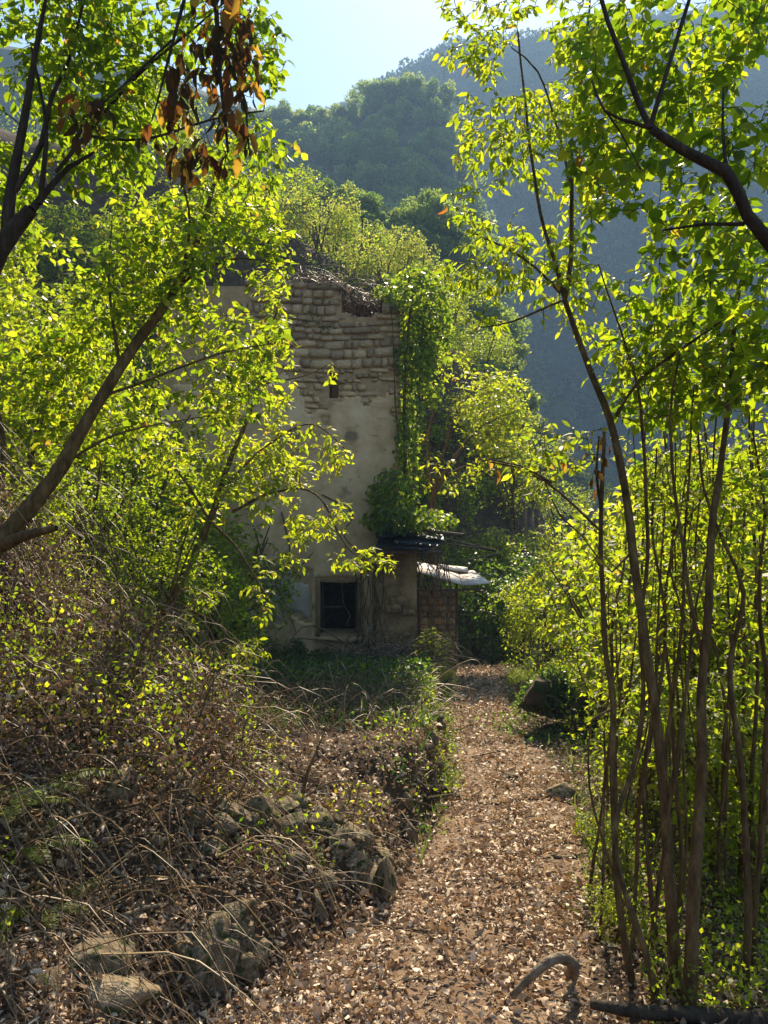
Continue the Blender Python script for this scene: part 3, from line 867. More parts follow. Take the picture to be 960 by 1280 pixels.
# shrubs on the crest behind the ruin
for px, d, s, k in [(300, 20, 1.7, 'scrub'), (345, 24, 1.6, 'scrub'), (372, 21, 1.5, 'fine'), (398, 25, 1.5, 'scrub'), (425, 23, 1.6, 'scrub'), (452, 26, 1.5, 'fine'), (478, 24, 1.5, 'scrub'),
                    (503, 26, 1.5, 'scrub'), (525, 27, 1.6, 'fine'), (548, 27, 1.5, 'scrub'), (566, 28, 1.3, 'fine'), (360, 27, 1.8, 'fine'), (415, 28, 1.7, 'scrub'), (465, 29, 1.6, 'scrub'), (440, 20, 1.4, 'fine'),
                    (400, 19, 1.5, 'scrub'), (485, 20, 1.4, 'fine'), (250, 22, 2.0, 'fine'), (190, 21, 2.0, 'fine'), (120, 20, 2.1, 'fine'), (50, 20, 2.0, 'fine'), (280, 27, 2.2, 'scrub'), (200, 27, 2.2, 'fine')]:
    put_bush(k, px, d, s, "olive scrub bush on the slope rising behind the ruin" if k == 'scrub' else "small leaved green bush on the slope rising behind the ruin", "shrubs on the slope behind the ruin", .95)
for px, d, s, k in [(545, 19, 1.6, 'fine'), (575, 21, 1.5, 'lime'), (610, 22, 1.5, 'fine'), (640, 21, 1.5, 'lime'), (668, 23, 1.4, 'fine'), (560, 24, 1.7, 'fine'), (600, 26, 1.7, 'fine'), (640, 27, 1.5, 'fine'), (700, 24, 1.4, 'fine'),
                    (585, 18, 1.3, 'fine'), (625, 18, 1.3, 'lime'), (530, 22, 1.6, 'fine'), (690, 19, 1.5, 'lime'), (730, 21, 1.4, 'lime')]:
    put_bush(k, px, d, s, "sunlit yellow green bush on the slope beyond the end of the path", "bushes beyond the end of the path", 1.0)
for px, d, s, k, hs, lb in [(596, 15.2, 1.05, 'dark', 1.2, "dark shaded evergreen shrub just right of the lean-to"), (628, 16.2, 1.2, 'dark', 1.25, "dark green shrub closing the far end of the path"),
                        (650, 14.2, .8, 'lime', 1.3, "bright green bush right of the dark shrub at the path end"), (684, 13.4, 1.0, 'lime', 1.25, "full bright green bush behind the right edge of the path"),
                        (724, 12.6, 1.1, 'lime2', 1.2, "yellow green bush seen between the first thin stem and the path"), (352, 11.2, .42, 'dark', .8, "dark low bush against the foot of the wall left of the window"), (300, 10.6, .5, 'dark', .9, "dark bush hiding the foot of the wall by the doorway"), (405, 11.5, .3, 'dark', .8, "small dark bush right under the window sill"),
                        (560, 16.5, 1.2, 'fine', 1.2, "loose green bush behind the lean-to boards"),
                        (541, 10.9, .42, 'lime', 1.0, "small yellow green shrub at the foot of the corner pier"), (552, 10.2, .30, 'fine', 1.0, "low feathery plant on the path edge before the pier"),
                        (652, 9.6, .32, 'fine', 1.0, "low light green tuft growing over the top of the path mound"), (700, 9.3, .34, 'lime', 1.0, "small leafy shrub on top of the mound right of the path"),
                        (745, 9.0, .6, 'lime2', 1.0, "bright shrub behind the mound right of the path")]:
    put_bush(kind=k, px=px, d=d, s=s, label=lb, group=None, hs=hs)
# green mass left, on the bank and slope
for px, d, s, k in [(20, 7.4, 1.3, 'fine'), (90, 8.4, 1.35, 'lime'), (165, 8.2, 1.3, 'fine'), (225, 9.3, 1.35, 'lime'), (285, 9.8, 1.2, 'fine'), (40, 10.5, 1.8, 'lime'), (130, 11, 1.8, 'fine'), (215, 12, 1.9, 'lime'), (60, 13.5, 2.4, 'fine'),
                    (160, 14.5, 2.4, 'lime'), (250, 14.2, 2.2, 'fine'), (310, 15.5, 2.2, 'lime'), (-30, 9, 1.8, 'lime'), (0, 16, 2.4, 'fine'), (100, 17.5, 2.5, 'fine'), (330, 17.5, 2.0, 'fine'), (195, 6.6, .8, 'fine'), (110, 6.3, .8, 'fine'), (255, 7.6, .8, 'lime')]:
    put_bush(k, px, d, s, "small leaved bush among the green thicket left of the ruin" if k == 'fine' else "lime green bush among the thicket left of the ruin", "bushes in the thicket left of the ruin", 1.15)
# green mass right, beyond the stems
for px, d, s, k in [(800, 6.5, .9, 'lime2'), (860, 6.0, 1.0, 'lime'), (925, 5.6, 1.1, 'lime2'), (980, 5.0, 1.2, 'lime'), (780, 8.2, 1.2, 'lime'), (850, 8.4, 1.5, 'lime2'), (920, 8.0, 1.6, 'lime'), (1000, 7.6, 1.8, 'lime2'), (820, 10.5, 1.8, 'lime'),
                    (900, 11, 2.1, 'lime2'), (970, 10.5, 2.2, 'lime'), (790, 13.5, 1.9, 'lime'), (860, 14, 2.4, 'fine'), (940, 14.5, 2.7, 'lime2'), (1040, 13, 2.8, 'lime'), (760, 7.3, .6, 'fine'), (745, 16, 1.6, 'lime')]:
    put_bush(k, px, d, s, "leafy lime green bush in the thicket beyond the thin stems on the right", "bushes in the thicket right of the path", 1.15)
for px, d, s, k, lb in [(895, 4.1, .62, 'lime2', "low leafy bush behind the clump of stems, right of the thickest one"), (955, 3.7, .7, 'lime', "low leafy bush at the right edge behind the stems"),
                        (815, 4.6, .5, 'lime', "small leafy bush between the left stems of the clump"), (765, 3.75, .26, 'lime2', "small bright seedling left of the clump on the path edge"), (770, 3.3, .2, 'lime', "tiny leafy sprout at the foot of the leftmost stem"),
                        (850, 5.2, .7, 'lime2', "leafy bush standing behind the middle stems")]:
    put_bush(k, px, d, s, lb, None)

# ------------------------------------------------------------------ foreground trees, right
LB = leaf_tpl(.2, .05, .14)
LW = leaf_tpl(.27, .06, .16)


def lb(*a): return PP(a)


bz = lambda px, d: HY + (EYE - Hs((px - 480) / F * d, d)) / d * F + 6
tree("forked_sapling", "slender sapling forking high up, its feathery leaves hanging over the blue slope", "sapling",
     [lb((846, bz(846, 2.85), 2.85, .030), (837, 1120, 2.85, .027), (832, 1035, 2.9, .025), (822, 920, 2.95, .023), (810, 820, 3.0, .022), (790, 690, 3.1, .021), (779, 600, 3.2, .020), (762, 525, 3.3, .019), (740, 465, 3.4, .018), (720, 415, 3.45, .016), (706, 374, 3.5, .015)),
      lb((706, 374, 3.5, .013), (714, 325, 3.5, .012), (716, 240, 3.55, .011), (716, 165, 3.6, .009), (730, 80, 3.6, .007), (738, 0, 3.6, .005)),
      lb((706, 374, 3.5, .012), (694, 330, 3.5, .011), (672, 250, 3.6, .009), (657, 130, 3.7, .007), (648, 40, 3.7, .005)),
      lb((700, 366, 3.5, .009), (670, 335, 3.55, .007), (636, 312, 3.6, .006), (590, 290, 3.7, .004)),
      lb((715, 250, 3.55, .008), (700, 170, 3.6, .006), (672, 90, 3.65, .005), (640, 60, 3.7, .003)),
      lb((706, 374, 3.5, .007), (680, 385, 3.4, .006), (640, 402, 3.4, .005), (600, 410, 3.4, .003))],
     pblobs([(600, 60, 3.7, 55, 60, .3), (660, 60, 3.6, 70, 60, .3), (600, 170, 3.7, 45, 45, .3), (610, 280, 3.7, 60, 40, .3), (590, 345, 3.6, 42, 25, .2), (650, 200, 3.6, 60, 70, .3), (640, 330, 3.5, 60, 40, .3), (635, 398, 3.4, 55, 18, .2),
             (700, 240, 3.5, 60, 110, .3), (720, 110, 3.6, 60, 100, .3), (690, 340, 3.5, 55, 40, .3), (560, 20, 3.7, 28, 30, .2), (575, 255, 3.7, 30, 20, .2), (680, 150, 3.7, 70, 80, .35), (740, 250, 3.7, 60, 80, .35), (735, 380, 3.6, 40, 50, .3), (690, 30, 3.6, 60, 40, .3)]),
     3000, .052, parts=300, spacing=.020, droop=.55, start=.1, tpl=LB, tint=(.25, .8), hole=-.05, hf=3, seed=3.3, group=None, jit=.003, thin=.85)
tree("right_tree", "tree reaching in from the right edge with a thick dark forked bough", "tree",
     [lb((1180, 1420, 2.5, .07), (1120, 900, 2.5, .062), (1060, 560, 2.5, .05), (1000, 360, 2.5, .036), (960, 300, 2.5, .030), (932, 270, 2.5, .027), (908, 215, 2.5, .025), (862, 190, 2.5, .022), (812, 160, 2.5, .020)),
      lb((812, 160, 2.5, .015), (795, 120, 2.5, .013), (772, 55, 2.5, .011), (755, 0, 2.5, .010), (740, -60, 2.5, .008)),
      lb((812, 160, 2.5, .012), (826, 115, 2.5, .010), (842, 60, 2.5, .009), (862, 0, 2.5, .008), (880, -60, 2.5, .006)),
      lb((812, 160, 2.5, .010), (775, 148, 2.55, .008), (757, 138, 2.55, .006), (740, 100, 2.6, .005)),
      lb((757, 138, 2.55, .005), (775, 165, 2.6, .004), (800, 212, 2.6, .003)),
      lb((930, 280, 2.5, .010), (880, 280, 2.6, .007), (830, 288, 2.7, .005)),
      lb((908, 215, 2.5, .009), (903, 160, 2.55, .007), (900, 110, 2.6, .005))],
     pblobs([(900, 60, 2.7, 80, 80, .3), (930, 180, 2.7, 60, 70, .3), (880, 330, 3.0, 90, 70, .4), (800, 60, 2.9, 80, 60, .3), (820, 260, 3.1, 80, 70, .4), (940, 420, 2.9, 50, 90, .3), (770, 200, 3.2, 60, 70, .3), (860, 120, 3.0, 90, 70, .3), (840, 400, 3.3, 80, 70, .4), (760, 80, 3.2, 60, 80, .35), (930, 90, 3.0, 60, 90, .35), (780, 330, 3.4, 60, 60, .35), (900, 480, 3.3, 80, 60, .4), (820, 490, 3.5, 70, 50, .4)]),
     4200, .060, parts=300, spacing=.024, droop=.35, tpl=LW, tint=(.0, .75), hole=-.16, seed=9.1, bark='bark_dark', thin=.75)
stems = [
    ("leftmost thin stem of the clump, straight, with withered brown leaves halfway up",
     [lb((792, bz(792, 2.95), 2.95, .022), (775, 1140, 2.95, .020), (767, 1040, 3.0, .019), (766, 885, 3.1, .018), (758, 820, 3.15, .016), (752, 690, 3.2, .014), (752, 600, 3.2, .012), (754, 535, 3.2, .009)),
      lb((752, 665, 3.2, .009), (722, 636, 3.2, .008), (682, 602, 3.2, .007), (650, 585, 3.2, .006), (608, 577, 3.2, .004)),
      lb((766, 885, 3.1, .008), (740, 900, 3.05, .006), (736, 985, 3.0, .006), (752, 1050, 2.97, .007), (775, 1120, 2.95, .007))],
     [(650, 585, 3.2, 35, 14, .1), (700, 560, 3.2, 50, 40, .2), (680, 610, 3.2, 40, 20, .1)], 70, .05, 'leaf', 20, 1.0),
    ("second stem of the clump, crooked and leaning left near the ground",
     [lb((824, bz(824, 2.75), 2.75, .020), (805, 1180, 2.75, .018), (782, 1120, 2.8, .016), (768, 1040, 2.9, .014), (795, 940, 3.0, .014), (803, 860, 3.0, .013), (800, 790, 3.1, .012), (808, 720, 3.1, .012), (810, 650, 3.1, .011), (803, 550, 3.2, .010), (798, 485, 3.2, .008), (770, 400, 3.2, .006), (748, 330, 3.2, .004)),
      lb((790, 690, 3.1, .009), (765, 715, 3.1, .006), (728, 670, 3.2, .005), (700, 645, 3.2, .005), (680, 604, 3.2, .003))],
     [(790, 440, 3.3, 60, 60, .3), (740, 700, 3.3, 40, 60, .2)], 110, .048, 'leaf', 30, .6),
    ("thickest straight stem in the middle of the clump, with a pale band near the ground",
     [lb((860, bz(860, 2.7), 2.7, .040), (867, 1120, 2.72, .036), (875, 1020, 2.78, .031), (877, 920, 2.8, .027), (880, 830, 2.85, .024), (889, 680, 2.9, .022), (896, 610, 2.95, .019), (911, 500, 3.0, .016), (917, 420, 3.05, .012), (930, 330, 3.1, .008)),
      lb((880, 830, 2.85, .012), (862, 740, 2.9, .011), (848, 640, 2.95, .010), (838, 520, 3.0, .008), (850, 440, 3.0, .005)),
      lb((770, 520, 3.25, .010), (800, 475, 3.2, .010), (860, 432, 3.1, .009), (905, 400, 3.0, .007), (945, 375, 3.0, .005))],
     [(860, 470, 3.1, 90, 80, .4), (900, 560, 3.2, 60, 80, .3), (850, 600, 3.4, 60, 60, .3)], 260, .05, 'leaf', 60, .6),
    ("stem right of the thickest one, gently bowed and standing near the right edge",
     [lb((931, bz(931, 2.8), 2.8, .022), (936, 1120, 2.8, .020), (932, 1020, 2.85, .018), (921, 920, 2.9, .017), (911, 830, 3.0, .016), (930, 740, 3.0, .012), (905, 680, 3.05, .010), (880, 610, 3.1, .008), (872, 540, 3.1, .006))],
     [(910, 640, 3.2, 55, 80, .3)], 120, .05, 'leaf', 30, .6),
    ("outermost right stem of the clump rising along the photo edge",
     [lb((940, bz(940, 3.0), 3.0, .018), (948, 1080, 3.0, .017), (955, 980, 3.05, .016), (958, 860, 3.1, .014), (948, 760, 3.1, .012), (955, 640, 3.2, .009), (940, 540, 3.2, .006))],
     [(940, 600, 3.3, 40, 90, .3), (950, 800, 3.4, 30, 90, .3)], 110, .05, 'leaf', 20, .6),
    ("thin stem behind the thickest one leaning slightly left",
     [lb((842, bz(842, 3.3), 3.3, .016), (852, 1080, 3.3, .015), (845, 960, 3.35, .014), (838, 860, 3.4, .012), (830, 760, 3.4, .010), (850, 640, 3.5, .008), (865, 560, 3.5, .006))],
     [(845, 700, 3.5, 60, 70, .3)], 90, .05, 'leaf', 20, .6),
    ("slender stem with a low fork between the second stem and the thick middle one",
     [lb((822, bz(822, 3.2), 3.2, .016), (812, 1100, 3.2, .015), (806, 980, 3.25, .013), (822, 880, 3.3, .012), (832, 780, 3.3, .010), (815, 660, 3.4, .008), (822, 560, 3.4, .005)),
      lb((812, 1080, 3.2, .010), (838, 1000, 3.25, .009), (856, 900, 3.3, .008), (850, 800, 3.4, .006)),
      lb((832, 1035, 2.9, .011), (848, 930, 2.9, .010), (858, 860, 2.95, .009), (868, 760, 3.0, .007), (905, 640, 3.1, .005))],
     [(815, 620, 3.5, 50, 60, .3)], 80, .05, 'leaf', 20, .6),
    ("whip thin stem curving right behind the outer stems",
     [lb((905, bz(905, 3.5), 3.5, .013), (898, 1050, 3.5, .012), (908, 930, 3.5, .011), (895, 820, 3.6, .009), (870, 700, 3.6, .008), (880, 560, 3.7, .005)),
      lb((898, 1050, 3.5, .009), (880, 980, 3.5, .008), (862, 880, 3.6, .006), (868, 780, 3.6, .004))],
     [(880, 640, 3.7, 50, 80, .3)], 80, .05, 'leaf', 10, .6)]
for lab, limbs, bl, n, lf, mt, npart, st in stems:
    tree("sapling", lab, "sapling", limbs, pblobs(bl), int(n * 2.2), lf, mt, group="thin stems of the clump right of the path", parts=npart, spacing=.04, droop=.35, tpl=LB, tint=(.2, .8), seed=rng.uniform(0, 9), jit=.003, thin=.70)

WH = ["nearest the path", "beside the leftmost stem", "between the left stems", "just left of the thick stem", "behind the thick stem", "just right of the thick stem", "between the thick and the bowed stem", "behind the bowed stem", "near the right edge", "at the very right edge"]
for k in range(30):
    pxb = 735 + 7.6 * k + rng.uniform(-4, 4); d = rng.uniform(3.1, 5.6); pyb = bz(pxb, d); top = rng.uniform(330, 640) + 120 * (k < 6); ln = rng.normal(6, 28); r0 = rng.uniform(.006, .013)
    pts = [(*P(pxb + ln * t + rng.normal(0, 5), pyb + (top - pyb) * t, d + rng.normal(0, .05)), r0 * (1 - .7 * t)) for t in np.linspace(0, 1, 6)]
    q = pts[3]; side_b = [(q[0], q[1], q[2], r0 * .4), (q[0] + rng.normal(0, .12), q[1], q[2] + .25, r0 * .3), (q[0] + rng.normal(0, .25), q[1], q[2] + .55, r0 * .15)]
    tree("thin_stem", f"very thin stem {WH[k // 3]}, {['first', 'second', 'last'][k % 3]} of three", "sapling", [pts, side_b],
         [(pts[4][0], d, pts[4][2], .22, .22, .4, 1), (q[0], d, q[2], .2, .2, .3, .5)], 40, .045, group="very thin upright stems right of the path", spacing=.035, rtw=.002, tpl=LB, tint=(.2, .8), seed=k + .5, jit=.004, nside=5, maxlen=.7)

# withered leaves hanging on the leftmost stem and its side branch
def withered(name, label, limbs, bl, n, size, parts, spacing=.05, tint=(.2, .8), seed=1.):
    tree(name, label, "withered branch", limbs, pblobs(bl), n, size, 'leaf_dry', bark='bark_dark', parts=parts, spacing=spacing, droop=1.6, tpl=leaf_tpl(.2, .14, .22), tint=tint, auto=.12, hole=-.5, seed=seed, start=.3, maxlen=.8)


withered("withered_twig", "withered brown leaves clinging round the leftmost stem", [lb((752, 640, 3.19, .006), (745, 590, 3.17, .005), (748, 545, 3.17, .003))], [(742, 560, 3.17, 25, 25, .08), (742, 600, 3.17, 16, 22, .06)], 22, .055, 60, .05, (.25, .6), 2)
withered("withered_twig", "small orange brown dead leaves along the horizontal side branch", [lb((690, 604, 3.19, .004), (650, 582, 3.18, .003), (612, 574, 3.18, .002))], [(630, 590, 3.18, 30, 14, .06), (700, 575, 3.18, 28, 14, .06)], 14, .05, 40, .05, (.4, .9), 4)

# ------------------------------------------------------------------ foreground trees, left
tree("leaning_tree", "leaning tree whose stout trunk slants up from the left edge over the bank", "tree",
     [lb((-90, 800, 3.9, .085), (-20, 700, 3.9, .075), (0, 678, 3.9, .066), (42, 628, 3.95, .058), (80, 580, 4.0, .050), (128, 495, 4.1, .043), (170, 430, 4.2, .040), (212, 368, 4.3, .034), (245, 305, 4.4, .025), (268, 235, 4.5, .016), (290, 170, 4.6, .009)),
      lb((0, 682, 3.9, .05), (35, 668, 3.8, .036), (68, 660, 3.75, .018)),
      lb((212, 368, 4.3, .016), (250, 340, 4.3, .012), (300, 322, 4.3, .008), (345, 330, 4.3, .004)),
      lb((230, 335, 4.35, .014), (236, 280, 4.3, .010), (225, 220, 4.2, .006)),
      lb((150, 460, 4.15, .016), (140, 400, 4.3, .012), (135, 330, 4.4, .008), (140, 270, 4.5, .004)),
      lb((128, 495, 4.1, .012), (200, 470, 4.2, .010), (280, 440, 4.3, .007), (340, 430, 4.3, .004)),
      lb((80, 580, 4.0, .012), (140, 545, 4.2, .009), (200, 530, 4.3, .006), (260, 520, 4.4, .004))],
     pblobs([(250, 330, 4.3, 110, 90, .5), (300, 250, 4.5, 70, 70, .4), (180, 300, 4.5, 90, 80, .5), (140, 400, 4.5, 110, 80, .5), (290, 420, 4.4, 70, 60, .4), (60, 450, 4.5, 70, 90, .4), (230, 500, 4.5, 80, 50, .4), (320, 330, 4.3, 40, 50, .3), (330, 200, 4.4, 55, 50, .3), (120, 540, 4.6, 80, 40, .4), (335, 380, 4.5, 34, 60, .3), (300, 470, 4.5, 55, 60, .3), (345, 300, 4.4, 28, 40, .3)]),
     4600, .054, parts=300, spacing=.024, droop=.3, tpl=LW, tint=(.0, .8), hole=-.1, seed=5.5, auto=.006, thin=.76)
tree("forked_tree", "dark stemmed tree forking at the upper left corner", "tree",
     [lb((-70, 420, 3.3, .06), (-20, 350, 3.3, .052), (0, 312, 3.3, .044), (22, 282, 3.3, .036), (40, 262, 3.3, .028)),
      lb((8, 300, 3.3, .030), (14, 240, 3.3, .024), (22, 180, 3.3, .019), (36, 110, 3.3, .015), (52, 40, 3.3, .010), (60, -20, 3.3, .007)),
      lb((40, 262, 3.3, .018), (62, 235, 3.35, .014), (88, 208, 3.4, .010), (120, 190, 3.4, .006)),
      lb((18, 240, 3.3, .014), (52, 180, 3.3, .012), (62, 120, 3.3, .010), (90, 60, 3.3, .007), (110, -10, 3.3, .005)),
      lb((50, 255, 3.3, .012), (56, 180, 3.3, .010), (50, 110, 3.35, .007), (40, 60, 3.4, .005)),
      lb((70, 215, 3.36, .009), (130, 140, 3.4, .008), (190, 80, 3.4, .007), (250, 30, 3.4, .005), (300, -10, 3.4, .004)),
      lb((110, 170, 3.4, .007), (180, 175, 3.4, .006), (260, 150, 3.45, .005), (330, 140, 3.5, .004))],
     pblobs([(60, 60, 3.4, 110, 90, .4), (70, 15, 3.5, 110, 50, .4), (170, 50, 3.4, 90, 60, .3), (100, 170, 3.5, 110, 70, .4), (270, 40, 3.4, 70, 50, .3), (330, 60, 3.4, 35, 60, .2), (310, 190, 3.5, 60, 40, .3), (30, 200, 3.6, 50, 110, .3), (200, 150, 3.5, 80, 50, .3), (340, 170, 3.5, 35, 35, .2)]),
     4600, .052, parts=300, spacing=.020, droop=.45, tpl=LW, tint=(0, .45), hole=-.1, seed=7.7, bark='bark_dark', auto=.015)
tree("overhanging_bough", "bright lime bough reaching across the ruin wall from the left thicket", "bough",
     [lb((150, 900, 6.7, .05), (190, 800, 6.8, .045), (230, 720, 6.9, .036), (262, 650, 6.9, .03), (290, 570, 6.9, .022), (318, 500, 6.9, .015), (338, 420, 6.9, .010), (350, 370, 6.9, .006)),
      lb((290, 640, 6.9, .016), (345, 615, 6.9, .012), (395, 618, 6.9, .009), (440, 690, 6.9, .006), (500, 712, 6.9, .004)),
      lb((280, 610, 6.9, .014), (330, 560, 6.9, .010), (390, 530, 6.9, .007), (440, 570, 6.9, .004)),
      lb((330, 480, 6.9, .008), (380, 470, 6.9, .006), (405, 458, 6.9, .004), (424, 448, 6.9, .003)),
      lb((262, 650, 6.9, .016), (300, 690, 6.8, .011), (330, 740, 6.8, .007), (350, 770, 6.8, .004)),
      lb((262, 650, 6.9, .014), (230, 600, 6.9, .011), (200, 560, 7.05, .007)),
      lb((215, 750, 6.85, .014), (270, 780, 6.8, .010), (310, 820, 6.8, .006), (350, 800, 6.8, .003))],
     pblobs([(330, 600, 6.9, 60, 60, .35), (380, 560, 6.9, 45, 40, .3), (300, 520, 6.9, 60, 70, .35), (420, 575, 6.9, 32, 25, .2), (400, 650, 6.9, 50, 28, .25), (450, 700, 6.9, 50, 20, .2), (485, 716, 6.9, 20, 12, .15), (335, 450, 6.9, 34, 80, .35), (300, 560, 6.9, 60, 70, .35), (338, 380, 6.9, 28, 60, .3), (325, 480, 6.9, 44, 60, .35), (340, 620, 6.9, 50, 40, .3), (260, 600, 6.9, 60, 60, .4),
             (350, 700, 6.85, 40, 22, .2), (320, 755, 6.8, 32, 25, .25), (412, 465, 6.9, 16, 14, .1), (300, 820, 6.8, 42, 30, .3), (220, 560, 7.05, 50, 50, .3), (372, 660, 6.9, 40, 25, .2)]),
     3800, .072, parts=300, spacing=.024, droop=.35, tpl=LB, tint=(.35, .85), hole=-.03, hf=3, seed=2.1, auto=.015)
withered("withered_branch", "hanging dark brown withered branch with a few orange tipped leaves, top left",
         [lb((262, -60, 3.0, .012), (270, 20, 3.0, .010), (276, 100, 3.0, .008), (284, 190, 3.0, .005)), lb((240, -40, 3.0, .008), (215, 60, 3.0, .006), (190, 150, 3.0, .003)), lb((275, 60, 3.0, .006), (305, 120, 3.0, .005), (312, 195, 3.0, .003)),
          lb((215, 50, 3.0, .005), (150, 110, 3.0, .004), (100, 150, 3.0, .003))],
         [(270, 50, 3.0, 35, 70, .1), (285, 150, 3.0, 26, 60, .1), (305, 190, 3.0, 16, 25, .08), (225, 110, 3.0, 25, 55, .1), (185, 165, 3.0, 20, 25, .08), (110, 140, 3.0, 40, 30, .1), (290, 20, 3.0, 34, 50, .12), (300, 80, 3.0, 26, 50, .12), (240, 190, 3.0, 26, 30, .1)], 420, .085, 300, .045, (.0, .5), 6)

# yellow-green tree behind the lean-to
tree("feathery_tree", "feathery yellow green tree with fanned bare branches behind the right corner of the ruin", "tree",
     [lb((548, 868, 15.5, .09), (546, 760, 15.5, .08), (540, 680, 15.5, .07), (542, 620, 15.4, .06)),
      lb((542, 620, 15.4, .045), (570, 570, 15.3, .035), (600, 535, 15.3, .025), (640, 515, 15.3, .012)),
      lb((542, 620, 15.4, .04), (556, 560, 15.3, .03), (575, 510, 15.3, .02), (610, 470, 15.3, .01)),
      lb((542, 620, 15.4, .04), (535, 560, 15.4, .03), (545, 500, 15.3, .02), (560, 450, 15.3, .01)),
      lb((548, 600, 15.4, .03), (590, 580, 15.2, .02), (640, 570, 15.2, .01))],
     pblobs([(590, 510, 15.3, 75, 45, 1), (560, 465, 15.3, 50, 40, .8), (630, 540, 15.3, 40, 40, .8), (600, 565, 15.2, 60, 30, .8), (625, 480, 15.3, 40, 30, .7), (545, 540, 15.5, 30, 60, .8), (560, 590, 15.4, 40, 35, .8)]),
     2800, .12, parts=0, spacing=.055, rtw=.007, step=.2, maxlen=2.0, droop=.2, tpl=small_tpl(.22), tint=(.35, .85), hole=-.05, hf=.9, seed=4.4)

# ------------------------------------------------------------------ ivy
tree("climbing_ivy", "thick climbing ivy cascading down the right corner of the ruin", "ivy",
     [lb((515, 668, 11.85, .03), (508, 600, 11.9, .03), (506, 520, 11.9, .028), (508, 440, 11.9, .022), (515, 370, 11.9, .014)),
      lb((512, 640, 11.8, .02), (520, 560, 12.1, .02), (525, 470, 12.2, .016), (530, 390, 12.2, .01)),
      lb((506, 600, 11.9, .015), (495, 520, 11.85, .012), (492, 440, 11.85, .008), (488, 380, 11.9, .006))],
     pblobs([(522, 378, 12.1, 42, 44, .6), (548, 420, 12.6, 22, 50, .5), (532, 415, 12.2, 34, 46, .45), (545, 385, 12.3, 24, 26, .4), (515, 440, 12.0, 24, 45, .35), (512, 500, 12.0, 16, 60, .3), (508, 560, 11.9, 16, 60, .3), (500, 345, 12.2, 22, 14, .4), (485, 365, 12.2, 20, 14, .3), (540, 470, 12.4, 16, 40, .4),
             (490, 620, 11.6, 34, 36, .35), (505, 648, 11.4, 54, 20, .4), (538, 440, 12.3, 24, 50, .4), (478, 650, 11.6, 22, 14, .25), (540, 650, 11.7, 34, 14, .3)]),
     6500, .09, 'leaf_ivy', spacing=.05, parts=0, maxlen=1.5, rtw=.005, droop=.7, tpl=small_tpl(.34), tint=(.2, .95), hole=-.25, hf=1.5, seed=8.2, auto=.05)
tree("climbing_ivy", "small green plants rooted between the wall stones near the broken top", "creeper",
     [lb((388, 396, 11.95, .006), (392, 385, 11.9, .004))], pblobs([(390, 400, 11.93, 10, 12, .06), (412, 410, 11.93, 9, 12, .06)]), 26, .05, 'leaf_dark', spacing=.04, parts=0, maxlen=.6, tpl=small_tpl(.3), droop=.5, hole=-1)


# ------------------------------------------------------------------ scattered ground cover
def terr_normal(x, y, e=.02):
    nx_ = -(H(x + e, y) - H(x - e, y)) / (2 * e); ny_ = -(H(x, y + e) - H(x, y - e)) / (2 * e)
    n = np.stack([nx_, ny_, np.ones_like(nx_)], -1); return n / np.linalg.norm(n, axis=1)[:, None]


def cast(n, pxr, dr_, log=True):
    px = rng.uniform(*pxr, n); d = np.exp(rng.uniform(math.log(dr_[0]), math.log(dr_[1]), n)) if log else rng.uniform(*dr_, n)
    return (px - 480) / F * d, d


CURL = (np.array([(0, 0, .05), (-.13, .22, .16), (-.2, .6, .22), (-.05, 1, .25), (.16, .66, .26), (.17, .25, .14), (0, .3, -.02), (0, .64, -.03)]), leaf_tpl()[1])
CURL2 = (np.array([(0, 0, .15), (-.12, .25, .24), (-.13, .62, .26), (.12, .92, .42), (.22, .5, .05), (.2, .25, .0), (.02, .3, .02), (.05, .64, .06)]), leaf_tpl()[1])
CURL3 = (np.array([(0, 0, .0), (-.3, .22, .03), (-.16, .5, .0), (.04, 1.0, -.02), (.2, .66, .02), (.34, .35, .1), (0, .3, .14), (0, .64, .18)]), leaf_tpl()[1])


def litter(name, x, y, size, tint, lift=.016, tilt=.75, parts=0, mat='litter'):
    nrm = terr_normal(x, y); z = H(x, y)
    c, h = pc(y), ph(y); z = z + np.where(np.abs(x - c) < h, .010, 0)
    n = len(x)
    pos = np.stack([x, y, z], -1) + nrm * (rng.random((n, 1)) ** 2 * lift * 2.2 + .004)
    nm = nrm + rng.normal(0, tilt, (n, 3)); dr = rng.normal(0, 1, (n, 3)); dr[:, 2] *= .3
    app = size / y
    order = np.argsort(-app)
    vis = infront(pos)
    if parts:
        sel = [q for q in order if vis[q]][:parts]
        mask = np.zeros(n, bool); mask[sel] = True
        tpls = (CURL, CURL2, CURL3); sub = np.array(sel)
        for k in range(3):
            s_ = sub[k::3]; leaf_parts(path, (0, 0, 0), "fallen_leaf", tpls[k], "c%d" % k, pos[s_], dr[s_], nm[s_], size[s_], tint[s_], M[mat])
        pos, dr, nm, size, tint = (a[~mask] for a in (pos, dr, nm, size, tint))
    k3 = np.arange(len(pos)) % 3
    for k, tp in enumerate((CURL, CURL2, CURL3)):
        s_ = k3 == k
        o = link(name, leaves_mesh(name, tp, pos[s_], dr[s_], nm[s_], size[s_], tint[s_], M[mat])); tag(o, name == "leaf_litter" and "brown dead leaves covering the path and banks" or "dead leaves", kind='stuff')


